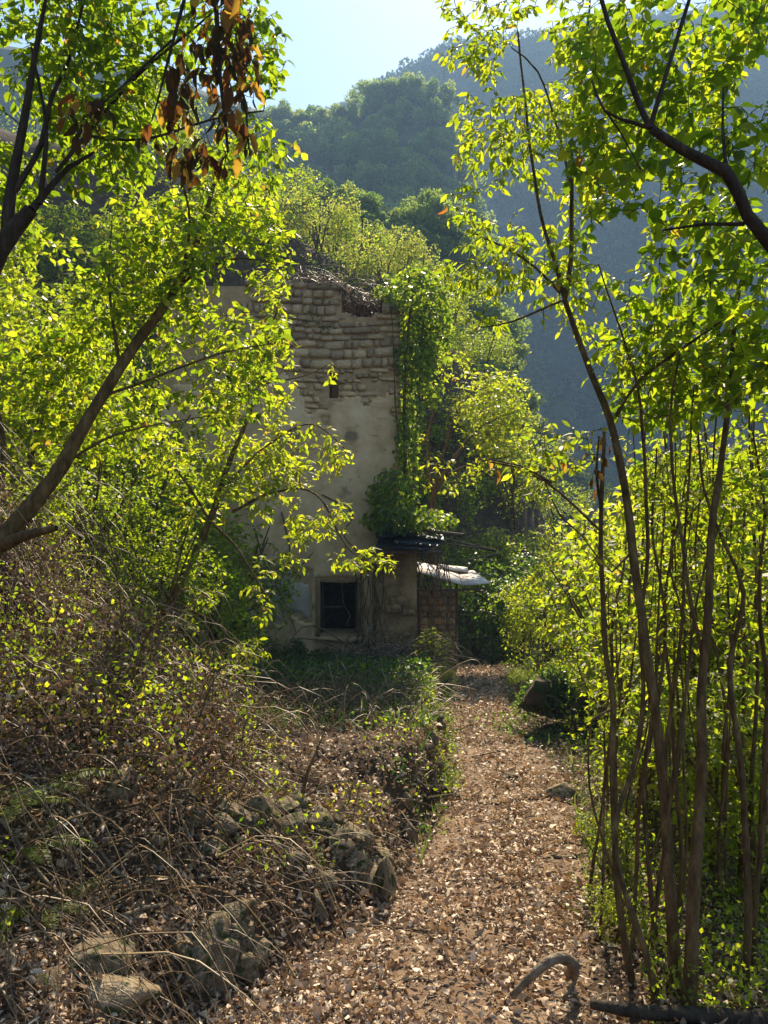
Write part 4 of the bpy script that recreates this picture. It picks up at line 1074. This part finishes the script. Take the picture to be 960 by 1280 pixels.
# path and near ground
n = 36000
yy = np.exp(rng.uniform(math.log(1.9), math.log(14), n)); xx = pc(yy) + rng.normal(0, .62, n) * ph(yy) * 1.25
x2, y2 = cast(24000, (-60, 1000), (1.7, 6.5)); x3, y3 = cast(7000, (180, 640), (5, 12)); x4, y4 = cast(15000, (-40, 520), (2.2, 5)); x3 = np.concatenate([x3, x4]); y3 = np.concatenate([y3, y4])
xx = np.concatenate([xx, x2, x3]); yy = np.concatenate([yy, y2, y3])
keep = (vnoise(np.stack([xx, yy, 0 * xx], -1), 1.9, 5) + .5 * vnoise(np.stack([xx, yy, 0 * xx], -1), 5, 2) > .0) | (rng.random(n + len(x2) + len(x3)) < .30) | (np.abs(xx - pc(yy)) > ph(yy)); xx, yy = xx[keep], yy[keep]; n = len(xx)
litter("leaf_litter", xx, yy, rng.choice([.018, .026, .036, .052], n, p=[.34, .34, .21, .11]) * rng.uniform(.8, 1.2, n) * np.clip(.75 + yy * .04, .8, 1.25), np.clip(rng.beta(2, 2.2, n) + .15 * (np.abs(xx - pc(yy)) < ph(yy)), 0, 1), parts=300)


def strands(name, base, mean, spread, n, L, r, mat, label, arch=.25, sag=.5, nn=7, kind='stuff'):
    """thin dry stems: base(n) gives starting points"""
    b = base(n); mb = MB(); tn = []
    for p in b:
        l = L * rng.uniform(.4, 1.3); d = np.array(mean) + rng.normal(0, 1, 3) * np.array(spread); d /= np.linalg.norm(d)
        t = np.linspace(0, 1, nn)[:, None]
        side = rng.normal(0, .12, 3) * l
        pts = p + d * l * t + side * np.sin(t * math.pi) + np.array((0, 0, 1.)) * (arch * l * np.sin(t * math.pi * .9) - sag * l * t * t)
        pts += np.cumsum(rng.normal(0, .012 * l, (nn, 3)), 0)
        hz = H(pts[:, 0], pts[:, 1]) + .006; pts[:, 2] = np.maximum(pts[:, 2], hz)
        rr = r * rng.uniform(.5, 1.5) * (1 - .75 * t[:, 0])
        mb.tube(pts, rr, 3); tn += [rng.random()] * ((nn - 1) * 3)
    me = mk(name, np.vstack(mb.V), np.vstack(mb.F), M[mat], tint=np.array(tn)); o = link(name, me); tag(o, label, kind=kind)
    return o


def on_ground(pxr, dr_, lift=0., cond=None):
    def f(n):
        x, y = cast(n * 4, pxr, dr_)
        ok = ((pc(y) - ph(y)) - x > .12) if cond is None else cond(x, y)
        x, y = x[ok][:n], y[ok][:n]
        return np.stack([x, y, H(x, y) + rng.uniform(-.01, max(.001, lift), len(x))], -1)
    return f


x, y = cast(17000, (-80, 330), (3.2, 6.6)); ok = (pc(y) - ph(y)) - x > .5; x, y = x[ok], y[ok]; n = len(x)
o = link("dead_fern", leaves_mesh("dead_fern", CURL2, np.stack([x, y, H(x, y) + rng.random(n) ** 1.4 * .42 * sm((480 + x / y * F < 300) * 1.0) + .01], -1), rng.normal(0, 1, (n, 3)) + np.array((.3, 0, -.8)), rng.normal(0, 1, (n, 3)), rng.uniform(.015, .042, n), rng.random(n) * .6, M['litter'])); tag(o, "dead brown fern and leaves caught in the brambles of the left bank", kind='stuff')
x, y = cast(9000, (-80, 320), (3.4, 6.8)); ok = ((pc(y) - ph(y)) - x > .7) & (vnoise(np.stack([x, y, x], -1), 1.1, 6) > -.05); x, y = x[ok], y[ok]; n = len(x)
o = link("weeds", leaves_mesh("weeds", small_tpl(.27), np.stack([x, y, H(x, y) + rng.random(n) * .5 + .02], -1), rng.normal(0, 1, (n, 3)), rng.normal(0, 1, (n, 3)), rng.uniform(.018, .04, n), rng.random(n) * .9, M['leaf'])); tag(o, "small green leaves threaded through the brambles", kind='stuff')
strands("bramble_thicket", on_ground((-80, 270), (3.9, 6.5), .30), (.5, -.25, .1), (.5, .5, .45), 750, .65, .0030, 'straw', "tangle of dry bramble canes covering the left bank", .35, .55, 9)
strands("bramble_canes", on_ground((-120, 320), (2.3, 5.2), .22), (.7, -.4, -.1), (.5, .4, .35), 170, .8, .003, 'straw', "long dry canes trailing over the left bank", .3, .65, 12)
strands("root_tangle", on_ground((-80, 330), (2.6, 5.5), .06), (.5, -.3, -.3), (.8, .5, .4), 240, .5, .006, 'bark', "brown roots and dead stems woven through the left bank", .25, .4, 9)
strands("dry_stems", on_ground((-60, 520), (1.9, 4.6), .03), (.6, -.35, -.25), (.4, .4, .2), 750, .36, .0019, 'straw', "dry stems and rootlets trailing down the leafy bank", .15, .25)
strands("dry_stems", on_ground((480, 780), (2.2, 9), .01, lambda x, y: np.abs(x - pc(y)) < ph(y) * 1.3), (.3, 0, 0), (1, 1, .05), 500, .22, .002, 'straw', "small dry sticks lying on the path", .05, .1)
strands("dry_stems", on_ground((280, 540), (5.5, 11.4), .05, lambda x, y: ((pc(y) - ph(y)) - x > .05) & (x > -2.8)), (.3, 0, .1), (1, 1, .4), 900, .5, .005, 'straw', "dry grey sticks strewn over the shaded terrace", .2, .3)
strands("stick_pile", on_ground((425, 530), (10.3, 11.3), .28, lambda x, y: x < pc(y) - ph(y) + .1), (.5, -.2, .1), (.8, .4, .3), 170, .9, .011, 'bark_dry', "heap of grey sticks at the foot of the corner pier", .2, .3)

# green undergrowth on the slopes


def cover(name, x, y, hgt, size, mat, label, tint=(.1, .8), up=.6):
    n = len(x); pos = np.stack([x, y, H(x, y) + rng.random(n) ** 1.5 * hgt], -1)
    dr = rng.normal(0, 1, (n, 3)); nm = rng.normal(0, .8, (n, 3)); nm[:, 2] += up
    tn = np.clip(rng.uniform(*tint, n) + .3 * vnoise(pos, .8, 2), 0, .95)
    o = link(name, leaves_mesh(name, SP, pos, dr, nm, size * rng.uniform(.6, 1.3, n), tn, M[mat])); tag(o, label, kind='stuff')


x, y = cast(60000, (-250, 1250), (6, 40)); c, h = pc(y), ph(y)
xb = np.interp(y, [4.4, 7, 12, 20], [-.95, -1.7, -3.1, -3.6])
clear = ((x > xb - .1) & (x < c + h + .2) & (y < 15.5)) | ((x > HXL - .2) & (x < 1.4) & (y > 11.4) & (y < 17))
x, y = x[~clear], y[~clear]
cover("undergrowth", x, y, .05 * y ** .6 * 2, .045 * np.sqrt(y / 6), 'leaf', "low green undergrowth over the slopes")
x, y = cast(14000, (700, 1100), (2.6, 8)); ok = x - (pc(y) + ph(y)) > .12; x, y = x[ok], y[ok]
cover("undergrowth", x, y, .22, .026, 'leaf', "low green undergrowth among the stems", (.0, .6))
x, y = cast(16000, (200, 540), (7.6, 11.9)); ok = ((pc(y) - ph(y)) - x > .05) & (rng.random(len(x)) < np.interp(y, [7.6, 9, 10.5], [.12, .45, 1]))
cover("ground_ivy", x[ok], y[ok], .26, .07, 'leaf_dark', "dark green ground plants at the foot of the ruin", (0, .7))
x, y = cast(9000, (-80, 500), (2.4, 6.5)); ok = ((pc(y) - ph(y)) - x > .15) & (vnoise(np.stack([x, y, x], -1), 1.3, 3) > .22)
cover("weeds", x[ok], y[ok], .12, .03, 'leaf', "small green weeds sprouting through the litter on the bank", (.0, .6))
# grass blades
x, y = cast(3500, (240, 540), (5.5, 11.8)); ok = ((pc(y) - ph(y)) - x > .0) & (x > -3); x, y = x[ok], y[ok]; n = len(x)
blade = (np.array([(-.04, 0, 0), (.04, 0, 0), (.03, .5, .04), (-.03, .5, .04), (0, 1, .25)]), np.array([(0, 1, 2), (0, 2, 3), (3, 2, 4)]))
dd = rng.normal(0, .5, (n, 3)); dd[:, 2] = np.abs(dd[:, 2]) + .6
o = link("grass", leaves_mesh("grass", blade, np.stack([x, y, H(x, y)], -1), dd, rng.normal(0, 1, (n, 3)), rng.uniform(.05, .18, n), rng.random(n), M['grass'])); tag(o, "grass growing on the shaded terrace", kind='stuff')
x, y = cast(3500, (520, 800), (3.5, 14)); q = np.abs(x - pc(y)) / ph(y); ok = (q > .85) & (q < 1.7); x, y = x[ok], y[ok]; n = len(x)
dd = rng.normal(0, .6, (n, 3)); dd[:, 2] = np.abs(dd[:, 2]) + .5
o = link("grass", leaves_mesh("grass", blade, np.stack([x, y, H(x, y)], -1), dd, rng.normal(0, 1, (n, 3)), rng.uniform(.05, .18, n), rng.uniform(.4, 1, n), M['grass'])); tag(o, "thin grass along the path edges", kind='stuff')

y = rng.uniform(4.7, 11.3, 9000); x = pc(y) - ph(y) - rng.normal(.10, .09, 9000); ok = vnoise(np.stack([x, y, x], -1), 1.2, 9) > -.15; x, y = x[ok], y[ok]
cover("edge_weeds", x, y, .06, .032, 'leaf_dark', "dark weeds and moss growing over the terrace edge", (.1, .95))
y = rng.uniform(4.7, 11.3, 1100); x = pc(y) - ph(y) - rng.normal(.16, .14, 1100)
cover("edge_weeds", x, y, .16, .03, 'leaf', "small green weeds on top of the terrace edge", (.0, .7))

# ------------------------------------------------------------------ rocks


def rock(px, py, wpx, hpx, label, name="rock", mat=None, rot=None, sink=.28, dep=1.0):
    g = hit(px, py + hpx * .35); d = g[1]; w, h = wpx / F * d, hpx / F * d
    w, h = w * 1.15, h * 1.15
    o = place(name, rock_me[rng.integers(5) if name == 'rock' else rng.integers(5, 7)], None, (g[0], g[1] + w * .25 * dep, g[2] + h * (.5 - sink)), (w * 1.15, w * dep, h * 1.2), rot or (rng.normal(0, .2), rng.normal(0, .2), rng.uniform(0, 6)))
    tag(o, label, "rock"); return o


rg = [(205, 912, 50, 34, "pale rock sticking out at the top of the bank's stone row"), (226, 948, 46, 34, "pale lit rock second from the top of the bank's stone row"), (214, 988, 64, 46, "largest pale rock of the row on the upper bank"), (240, 1022, 34, 44, "narrow upright rock at the lower end of the upper stone row"),
      (270, 1062, 40, 26, "small light rock amid leaf litter in the middle of the bank"), (330, 1012, 48, 26, "flat pale rock near the dry stalk's foot, left side"), (352, 1040, 56, 34, "broad pale mossy rock below the dry stalk"), (398, 1020, 34, 22, "small rock on the crest right of the dry stalk"),
      (424, 1062, 40, 34, "light rock near the right end of the bank crest"), (480, 1106, 40, 74, "tall rounded rock leaning on the bank's end beside the path"), (402, 1104, 36, 26, "dark rock in the hollow under the bank crest"), (398, 1136, 22, 44, "thin upright stone wedged in the hollow under the bank crest"),
      (292, 1150, 46, 30, "brown rock above the big one in the dark hollow by the path"), (296, 1182, 54, 30, "flat brown rock stacked in the dark hollow by the path"), (250, 1205, 92, 84, "biggest rock of the lower bank, dull brown, beside the path's start"), (302, 1212, 36, 50, "dark narrow rock at the path side of the lower hollow"),
      (110, 1195, 100, 60, "wide dull rock half buried in litter at the lower left"), (122, 1250, 110, 56, "greenish rock at the bottom left below the wide dull one"), (192, 1066, 30, 56, "upright brown slab in the middle of the bank"), (150, 985, 60, 40, "dark rock sunk in the brambles at the left"),
      (55, 1225, 60, 46, "dark lump of rock in the bottom left corner"), (450, 1086, 34, 26, "small mossy rock between the bank crest and the tall rounded rock"), (366, 1078, 34, 24, "small shaded rock under the broad mossy one")]
for a in rg: rock(*a, sink=(.5 if a[1] > 1190 and a[0] < 130 else .28))
for a in [(592, 862, 22, 9, "small pale stone at the far end of the path, left side"), (574, 874, 24, 8, "flat pale stone on the path's left edge near the pier"), (612, 858, 18, 7, "little stone at the crest of the path"), (705, 994, 44, 20, "flat pale stone half buried in the path's right side"),
          (640, 973, 22, 12, "small dark mossy stone in the middle of the path"), (508, 1000, 24, 26, "stone in the terrace edge under the climbing weed"), (512, 1045, 24, 30, "lower stone in the terrace edge beside the path")]:
    rock(*a)
M['rock_dark'] = rough('dark_rock', [(.3, (.035, .026, .015)), (.55, (.085, .062, .038)), (.8, (.17, .13, .085))], 6, .95, .9, 16, 10, moss=((.03, .045, .012), 4, .5))
for q in (5, 6): rock_me.append(rock_mesh(q, 17, 12, .15)); rock_me[-1].materials[0] = M['rock_dark']
cw = empty("collapsed_wall", hit(300, 1020)); CL = np.array(cw.location); tag(cw, "broken dry stone row of pale half buried stones crossing the left bank", "stone row")
line = np.array([(200, 905), (222, 955), (238, 1015), (285, 1040), (340, 1018), (400, 1030), (445, 1065), (485, 1110)], float); line2 = np.array([(235, 1235), (262, 1190), (300, 1150), (315, 1215)], float)
for k in range(70):
    ln_ = line if k < 50 else line2; t = rng.random() * (len(ln_) - 1); i0 = int(t); q = ln_[i0] + (ln_[i0 + 1] - ln_[i0]) * (t - i0) + rng.normal(0, 9, 2)
    g = hit(q[0], q[1]); sz_ = rng.uniform(.08, .2); place("stone", rock_me[rng.integers(5)], cw, (g[0], g[1], g[2] + sz_ * .22), (sz_ * 1.3, sz_, sz_ * .85), (rng.normal(0, .4), rng.normal(0, .4), rng.uniform(0, 6)), CL)
mound = rock(694, 884, 88, 74, "big dark mossy boulder right of the path with dry twigs in front", "mossy_boulder", sink=.1, dep=.8)
rock(742, 908, 50, 50, "dark boulder right of the big mossy one behind the thin stems", "mossy_boulder", sink=.1)
mx_, my_ = mound.location.x, mound.location.y
x = rng.normal(mx_ + .02, .30, 3500); y = rng.normal(my_ - .10, .28, 3500)
gz = H(x, y) + .5 * np.clip(1 - ((x - mx_) / .42) ** 2 - ((y - my_) / .42) ** 2, 0, 1) ** .5 + rng.random(3500) ** 2 * .12 - .02
o = link("weeds", leaves_mesh("weeds", SP, np.stack([x, y, gz], -1), rng.normal(0, 1, (3500, 3)), rng.normal(0, .8, (3500, 3)) + np.array((0, 0, .6)), rng.uniform(.025, .06, 3500), rng.uniform(0, .8, 3500), M['leaf_dark'])); tag(o, "dark weeds growing over the mossy boulder", kind='stuff')
# edge stones of the terrace
edge_w = empty("terrace_edge", (0.2, 7, H(.2, 7))); EL = np.array((.2, 7, float(H(.2, 7)))); tag(edge_w, "low overgrown stone edging where the shaded terrace drops to the path", "retaining wall")
for k in range(46):
    y = rng.uniform(4.9, 11.2); x = float(pc(y) - ph(y)) - .05 - rng.uniform(0, .06); lv = rng.random(); s = rng.uniform(.08, .17)
    z0 = float(pz(y)); place("stone", rock_me[rng.integers(5)], edge_w, (x, y, z0 + .04 + lv * np.interp(y, [4.4, 5, 8, 12], [.3, .42, .3, .1])), (s * .8, s * 1.3, s * .8), (rng.normal(0, .2), rng.normal(0, .2), rng.normal(0, .3)), EL)


# ------------------------------------------------------------------ single branches, roots, stalks
def stick(name, label, cat, limbs, mat='bark_dry', nside=7, cap=True, group=None):
    loc = np.array(limbs[0][0][:3]); root = empty(name, loc); tag(root, label, cat, group)
    for k, l in enumerate(limbs):
        c = catmull(np.array(l), .03); c[:, 3] *= 1 + .18 * vnoise(c[:, :3], 22, 3.0 + k); c[:, :3] += .004 * np.stack([vnoise(c[:, :3], 9, 1.0), vnoise(c[:, :3], 9, 5.0), vnoise(c[:, :3], 9, 8.0)], -1)
        pts = np.vstack([c[:1, :3], c[:, :3], c[-1:, :3]]); rr = np.concatenate([[.0003], c[:, 3], [.0003]])
        mb = MB(); mb.tube(pts, rr, nside); mb.build("main_stem" if k == 0 else "side_stem", M[mat], root, loc)
    return root


def gp(px, py, dz, r):
    g = hit(px, py); return (g[0], g[1], g[2] + dz, r)


g0 = hit(660, 1245)[1]
def rp(px, py, d, r): return (*P(px, py, d), r)
stick("arched_root", "thick pale curved root arching over the leaf litter at the path's near end", "root",
      [[rp(640, 1246, 2.78, .013), rp(662, 1222, 2.78, .016), rp(684, 1203, 2.80, .018), rp(706, 1196, 2.84, .021), rp(718, 1204, 2.86, .019), rp(722, 1218, 2.86, .009), rp(712, 1240, 2.84, .008), rp(700, 1250, 2.82, .005)],
       [rp(706, 1198, 2.86, .024), rp(716, 1204, 2.92, .02), rp(712, 1218, 3.0, .02)]])
stick("fallen_log", "dark rough log lying across the bottom right corner", "log",
      [[rp(738, 1254, 2.66, .016), rp(790, 1262, 2.64, .024), rp(860, 1268, 2.62, .026), rp(980, 1278, 2.58, .03), rp(1100, 1290, 2.5, .03)]], 'bark_dark')
stick("fallen_twig", "thin pale twig lying before the arched root", "twig", [[gp(652, 1248, .012, .004), gp(690, 1250, .015, .004), gp(740, 1262, .01, .005), gp(800, 1266, .01, .003)]])
stick("fallen_twig", "long thin pale twig lying across the path on the left", "twig", [[gp(450, 1160, .015, .005), gp(520, 1166, .015, .005), gp(580, 1170, .01, .003)]])
stick("charred_branch", "short dark broken branch at the path's left edge below the terrace", "branch", [[gp(528, 990, .03, .02), gp(552, 994, .05, .024), gp(576, 1000, .02, .012)], [gp(530, 1002, .02, .012), gp(570, 998, .03, .008)]], 'bark_dark')
stick("dead_stalk", "upright orange brown dead stalk rising from the bank crest", "stalk", [[gp(372, 1008, -.02, .014), rp(384, 968, hit(372, 1008)[1], .009), rp(396, 938, hit(372, 1008)[1], .006), rp(411, 902, hit(372, 1008)[1], .003)],
                                                                                       [rp(376, 996, hit(372, 1008)[1], .005), rp(404, 968, hit(372, 1008)[1], .003), rp(414, 962, hit(372, 1008)[1], .003)]], 'bark')
dk = hit(372, 1012)[1]
stick("curled_twig", "pale twig curling in a loop right of the dead stalk", "twig", [[rp(370, 1005, dk, .006), rp(405, 982, dk, .005), rp(428, 976, dk, .005), rp(438, 990, dk, .005), rp(432, 1010, dk, .004), rp(415, 1020, dk, .003)], [rp(380, 1010, dk, .005), rp(420, 1015, dk, .004), rp(470, 1022, dk, .003)]])
for k, (a, lab) in enumerate([([(588, 1012), (612, 1006), (640, 1012)], "small dark stick lying across the middle of the path"), ([(560, 918), (590, 908), (606, 912)], "dark root crossing the path beyond its middle"), ([(660, 1060), (700, 1075), (735, 1068)], "crooked stick at the right side of the path"),
                              ([(470, 1240), (520, 1228), (560, 1236)], "broad curved stick in the litter at the near end of the path"), ([(600, 1120), (640, 1104), (655, 1110)], "short pale stick in the sunlit litter"), ([(590, 948), (630, 940), (650, 948)], "thin root over the path near the boulder")]):
    stick("path_stick", lab, "stick", [[gp(p[0], p[1], .012, (.007, .010, .006)[q]) for q, p in enumerate(a)]], 'bark_dark' if k < 2 else 'bark_dry', 6)
for k, (a, lab) in enumerate([(([30, 700], [120, 735], [200, 748], [285, 742]), "long dark cane lying almost level over the brambles"), (([0, 1040], [60, 1120], [120, 1180], [150, 1240]), "pale forked cane running down the lower left bank"),
                              (([40, 960], [110, 1060], [170, 1130], [240, 1190]), "long bare cane slanting down the bank toward the big rock"), (([210, 960], [225, 1030], [260, 1100], [300, 1130]), "thin curved cane hanging from the upper stone row"),
                              (([130, 1170], [180, 1152], [215, 1146]), "straight pale stick lying level on the bank")]):
    stick("dry_cane", lab, "cane", [[gp(p[0], p[1], .05 if k else .16, .008 - .0012 * q) for q, p in enumerate(a)]], 'bark_dark' if k == 0 else 'bark_dry')
stick("bent_cane", "old grey stem slanting from the brambles up to the overhanging bough", "cane", [[rp(120, 900, 4.7, .012), rp(175, 830, 4.8, .011), rp(215, 760, 4.9, .009), rp(240, 700, 5.0, .006)]], 'bark')
# bare twigs before the boulder
for k, a in enumerate([[(640, 920), (668, 938), (700, 940), (735, 915)], [(655, 935), (700, 925), (728, 945), (742, 975)], [(628, 900), (660, 925), (672, 950), (690, 965)], [(668, 890), (705, 900), (735, 880), (760, 862)], [(690, 850), (715, 835), (745, 862)], [(650, 875), (690, 870), (725, 905)]]):
    dd_ = 7.6; stick("bare_twig", ["pale bare twig looping low before the mossy boulder", "bare twig bending down right of the boulder's foot", "bare twig slanting from the boulder onto the path", "bare twig crossing the middle of the boulder", "bare twig over the top of the boulder", "bare twig across the left face of the boulder"][k], "twig",
                     [[rp(p[0], p[1], dd_ - .1 * q, .006 - .001 * q) for q, p in enumerate(a)]], 'bark_dry', 5)
# creepers on the wall
for k, a in enumerate([[(300, 770), (345, 742), (372, 712), (392, 690)], [(318, 660), (330, 700), (352, 745), (370, 790)], [(402, 618), (440, 640), (430, 668), (448, 690)], [(352, 640), (362, 690), (350, 730)]]):
    stick("wall_creeper", ["dry creeper stem slanting up the wall left of the window", "dry creeper stem hanging down the grey plaster patch", "dry creeper stem below the ivy above the window", "short dry creeper stem beside the long slanting one"][k], "creeper",
          [[(*P(p[0], p[1], 11.93), .012 - .002 * q) for q, p in enumerate(a)]], 'bark', 5)
stem = empty("hanging_roots", P(456, 690, 11.4)); SL_ = P(456, 690, 11.4); tag(stem, "curtain of brown dry roots hanging beside the window from the porch roof", "roots")
for k in range(15):
    px = rng.uniform(447, 480); a = [P(px + rng.normal(0, 4), yy_, 11.40 - rng.random() * .1) for yy_ in np.linspace(690, rng.uniform(770, 850), 6)]
    c = catmull(a, .1); mb = MB(); mb.tube(c, np.full(len(c), rng.uniform(.004, .011)), 4); mb.build("root", M['bark'], stem, SL_)
for k in range(16):
    px = rng.uniform(524, 566); a = [P(px + rng.normal(0, 5), yy_, 11.8) for yy_ in np.linspace(690, rng.uniform(760, 850), 6)]
    c = catmull(a, .1); mb = MB(); mb.tube(c, np.full(len(c), rng.uniform(.004, .009)), 4); mb.build("root", M['bark_dry'], stem, SL_)

# orange dry stems draped over the broken wall top
mb = MB(); tn = []
for k in range(260):
    x0, z0 = zx(rng.uniform(345, 470), 0)[0], 0
    px = 480 + x0 / 12 * F; zt = zx(0, np.interp(px, [345, 420, 432, 478], [345, 356, 372, 378]) + 3)[1]
    p = np.array((x0, 12.2 + rng.uniform(-.3, .5), zt + rng.uniform(-.06, .12))); d = np.array((rng.normal(.4, .6), rng.normal(-.1, .4), rng.normal(0, .25))); l = rng.uniform(.2, .7)
    t = np.linspace(0, 1, 6)[:, None]; pts = p + d * l * t + np.array((0, 0, 1)) * (.12 * np.sin(t * 3) - .35 * l * t * t) + np.cumsum(rng.normal(0, .02, (6, 3)), 0)
    mb.tube(pts, .009 * rng.uniform(.4, 1.4) * (1 - .6 * t[:, 0]), 4); tn += [rng.random()] * 20
o = link("dry_stems", mk("dry_stems", np.vstack(mb.V), np.vstack(mb.F), M['straw'], tint=np.array(tn))); tag(o, "orange brown dry stems draped over the broken wall top", kind='stuff')
n = 2500; px = rng.uniform(425, 482, n); pos = np.stack([(px - 480) / F * 12.3, 12.3 + rng.uniform(-.1, .5, n), zx(0, 403)[1] + rng.random(n) * .42], -1)
o = link("dry_stems", leaves_mesh("dry_stems", SP, pos, rng.normal(0, 1, (n, 3)), rng.normal(0, 1, (n, 3)), rng.uniform(.03, .09, n), rng.random(n) * .5, M['litter'])); tag(o, "dead leaves lodged in the gap of the wall top", kind='stuff')


# ------------------------------------------------------------------ ferns and small plants
def fern(px, py, n, L, label, name="fern"):
    g = hit(px, py); root = empty(name, g); tag(root, label, "fern", "ferns on the left bank")
    for k in range(n):
        a = rng.uniform(-2.6, .4) if n < 5 else k * 6.28 / n + rng.normal(0, .3)
        t = np.linspace(0, 1, 12); l = L * rng.uniform(.7, 1.15)
        c = np.stack([np.cos(a) * l * t, np.sin(a) * l * t, l * (.55 * t - .45 * t * t)], -1)
        tg = np.gradient(c, axis=0); tg /= np.linalg.norm(tg, axis=1)[:, None]; sd = np.cross(tg, (0, 0, 1)); sd /= np.linalg.norm(sd, axis=1)[:, None]
        tt = np.linspace(.12, 1, 26); cc = np.stack([np.interp(tt, t, c[:, q]) for q in range(3)], -1); gg = np.stack([np.interp(tt, t, tg[:, q]) for q in range(3)], -1); ss = np.stack([np.interp(tt, t, sd[:, q]) for q in range(3)], -1)
        ps = np.vstack([cc, cc]); dr = np.vstack([gg * .45 + ss, gg * .45 - ss]) + rng.normal(0, .06, (52, 3)); dr[:, 2] -= .15
        sz = np.tile(l * .17 * np.sin(np.pi * np.clip(tt * .93 + .07, 0, 1)) ** .8 + .006, 2)
        V1 = leaves_mesh("frond", leaf_tpl(.10, .02, .1), ps, dr, np.tile((0, 0, 1.), (52, 1)) + rng.normal(0, .15, (52, 3)), sz, np.full(52, rng.uniform(.25, .6)), M['leaf'])
        fr_ = link("frond", V1, root); mb = MB(); mb.tube(c, .003 * (1 - .8 * t), 4); mb.build("midrib", M['grass'] if False else M['bark'], fr_)


fern(45, 985, 4, .34, "fern with a pale lit frond at the left edge of the bank"); fern(30, 1060, 5, .27, "bushy fern below the pale one at the left edge"); fern(62, 1135, 5, .24, "small bright fern lowest on the left bank"); fern(20, 1010, 5, .22, "dark fern between the two upper ones at the left edge")
fern(250, 905, 4, .2, "small fern half hidden on the upper bank near the stone row")
tree("climbing_weed", "bright yellow green weed climbing the terrace edge beside the path", "weed",
     [[gp(512, 1055, .0, .006), rp(515, 1010, 5.0, .005), rp(510, 960, 5.05, .004), rp(506, 925, 5.1, .003)]], pblobs([(513, 1000, 5.0, 12, 60, .1), (508, 945, 5.05, 10, 24, .1), (495, 1060, 4.9, 14, 16, .1)]), 150, .035, spacing=.03, tint=(.5, .85), auto=0, tpl=LB, hole=-1, maxlen=.6)
tree("bank_plant", "dark glossy leaved plant growing between the rocks on the bank crest", "plant",
     [[gp(345, 1075, .0, .006), rp(348, 1050, 3.9, .004), rp(352, 1030, 3.92, .003)]], pblobs([(345, 1058, 3.85, 30, 30, .12), (360, 1085, 3.8, 22, 16, .1)]), 110, .042, 'leaf_dark', spacing=.03, tpl=LB, hole=-1, maxlen=.6)
for px, py, lab in [(300, 905, "ochre dry weed clump at the top of the bank against the shaded terrace"), (320, 955, "second ochre weed clump on the bank edge above the dead stalk"), (285, 870, "yellowish weed clump nearest the thicket on the bank"), (250, 1010, "yellowing weed clump beside the upper stone row"), (440, 1030, "feathery pale weed clump at the right end of the bank crest")]:
    g = hit(px, py); d = g[1]
    tree("dry_weed", lab, "weed", [[(g[0], g[1], g[2], .004), (g[0] + .02, g[1], g[2] + .12, .003), (g[0] + .04, g[1], g[2] + .22, .002)]], [(g[0], g[1], g[2] + .12, .22, .18, .13, 1)], 170, .026, 'leaf', spacing=.025, tint=(.5, .99), auto=.3, hole=-1, maxlen=.6, bark='bark_dry', rtw=.002, tpl=SP)

# tell the bushes of each mass apart by row and place
ORD = ["leftmost", "second from left", "third from left", "fourth from left", "fifth from left", "sixth from left", "seventh from left", "eighth from left", "ninth from left"]
for g, cuts, what in [("bushes in the thicket left of the ruin", (8.3, 12.5), "in the thicket left of the ruin"), ("bushes in the thicket right of the path", (7.0, 10.8), "in the thicket right of the path"),
                      ("shrubs on the slope behind the ruin", (21.5, 25.5), "on the slope behind the ruin"), ("bushes beyond the end of the path", (19.5, 22.5), "beyond the end of the path")]:
    obs = [o for o in col.objects if o.parent is None and o.get('group') == g]
    for row, (a, b) in (("front row", (0, cuts[0])), ("middle row", cuts), ("back row", (cuts[1], 99))):
        rw = sorted([o for o in obs if a <= o.location.y < b], key=lambda o: o.location.x / o.location.y)
        for k, o in enumerate(rw):
            kd = "olive scrub bush" if 'olive' in o['label'] else ("small leaved bush" if 'small leaved' in o['label'] else "lime green bush")
            o['label'] = f"{kd} {what}, {ORD[min(k, 8)]}, {row}"

# ------------------------------------------------------------------ haze
mb = MB(); mb.box(-900, 900, -330, 700, -22, 268)
m, nn_, l, b = newmat("haze_air"); nn_.remove(b); v = nn_.new("ShaderNodeVolumePrincipled")
v.inputs["Color"].default_value = (.38, .62, .98, 1); v.inputs["Density"].default_value = .0014; v.inputs["Anisotropy"].default_value = .1
l.new(v.outputs[0], nn_["Material Output"].inputs["Volume"])
hz = mb.build("haze", m, smooth=False); tag(hz, "thin blue air haze", kind='stuff')
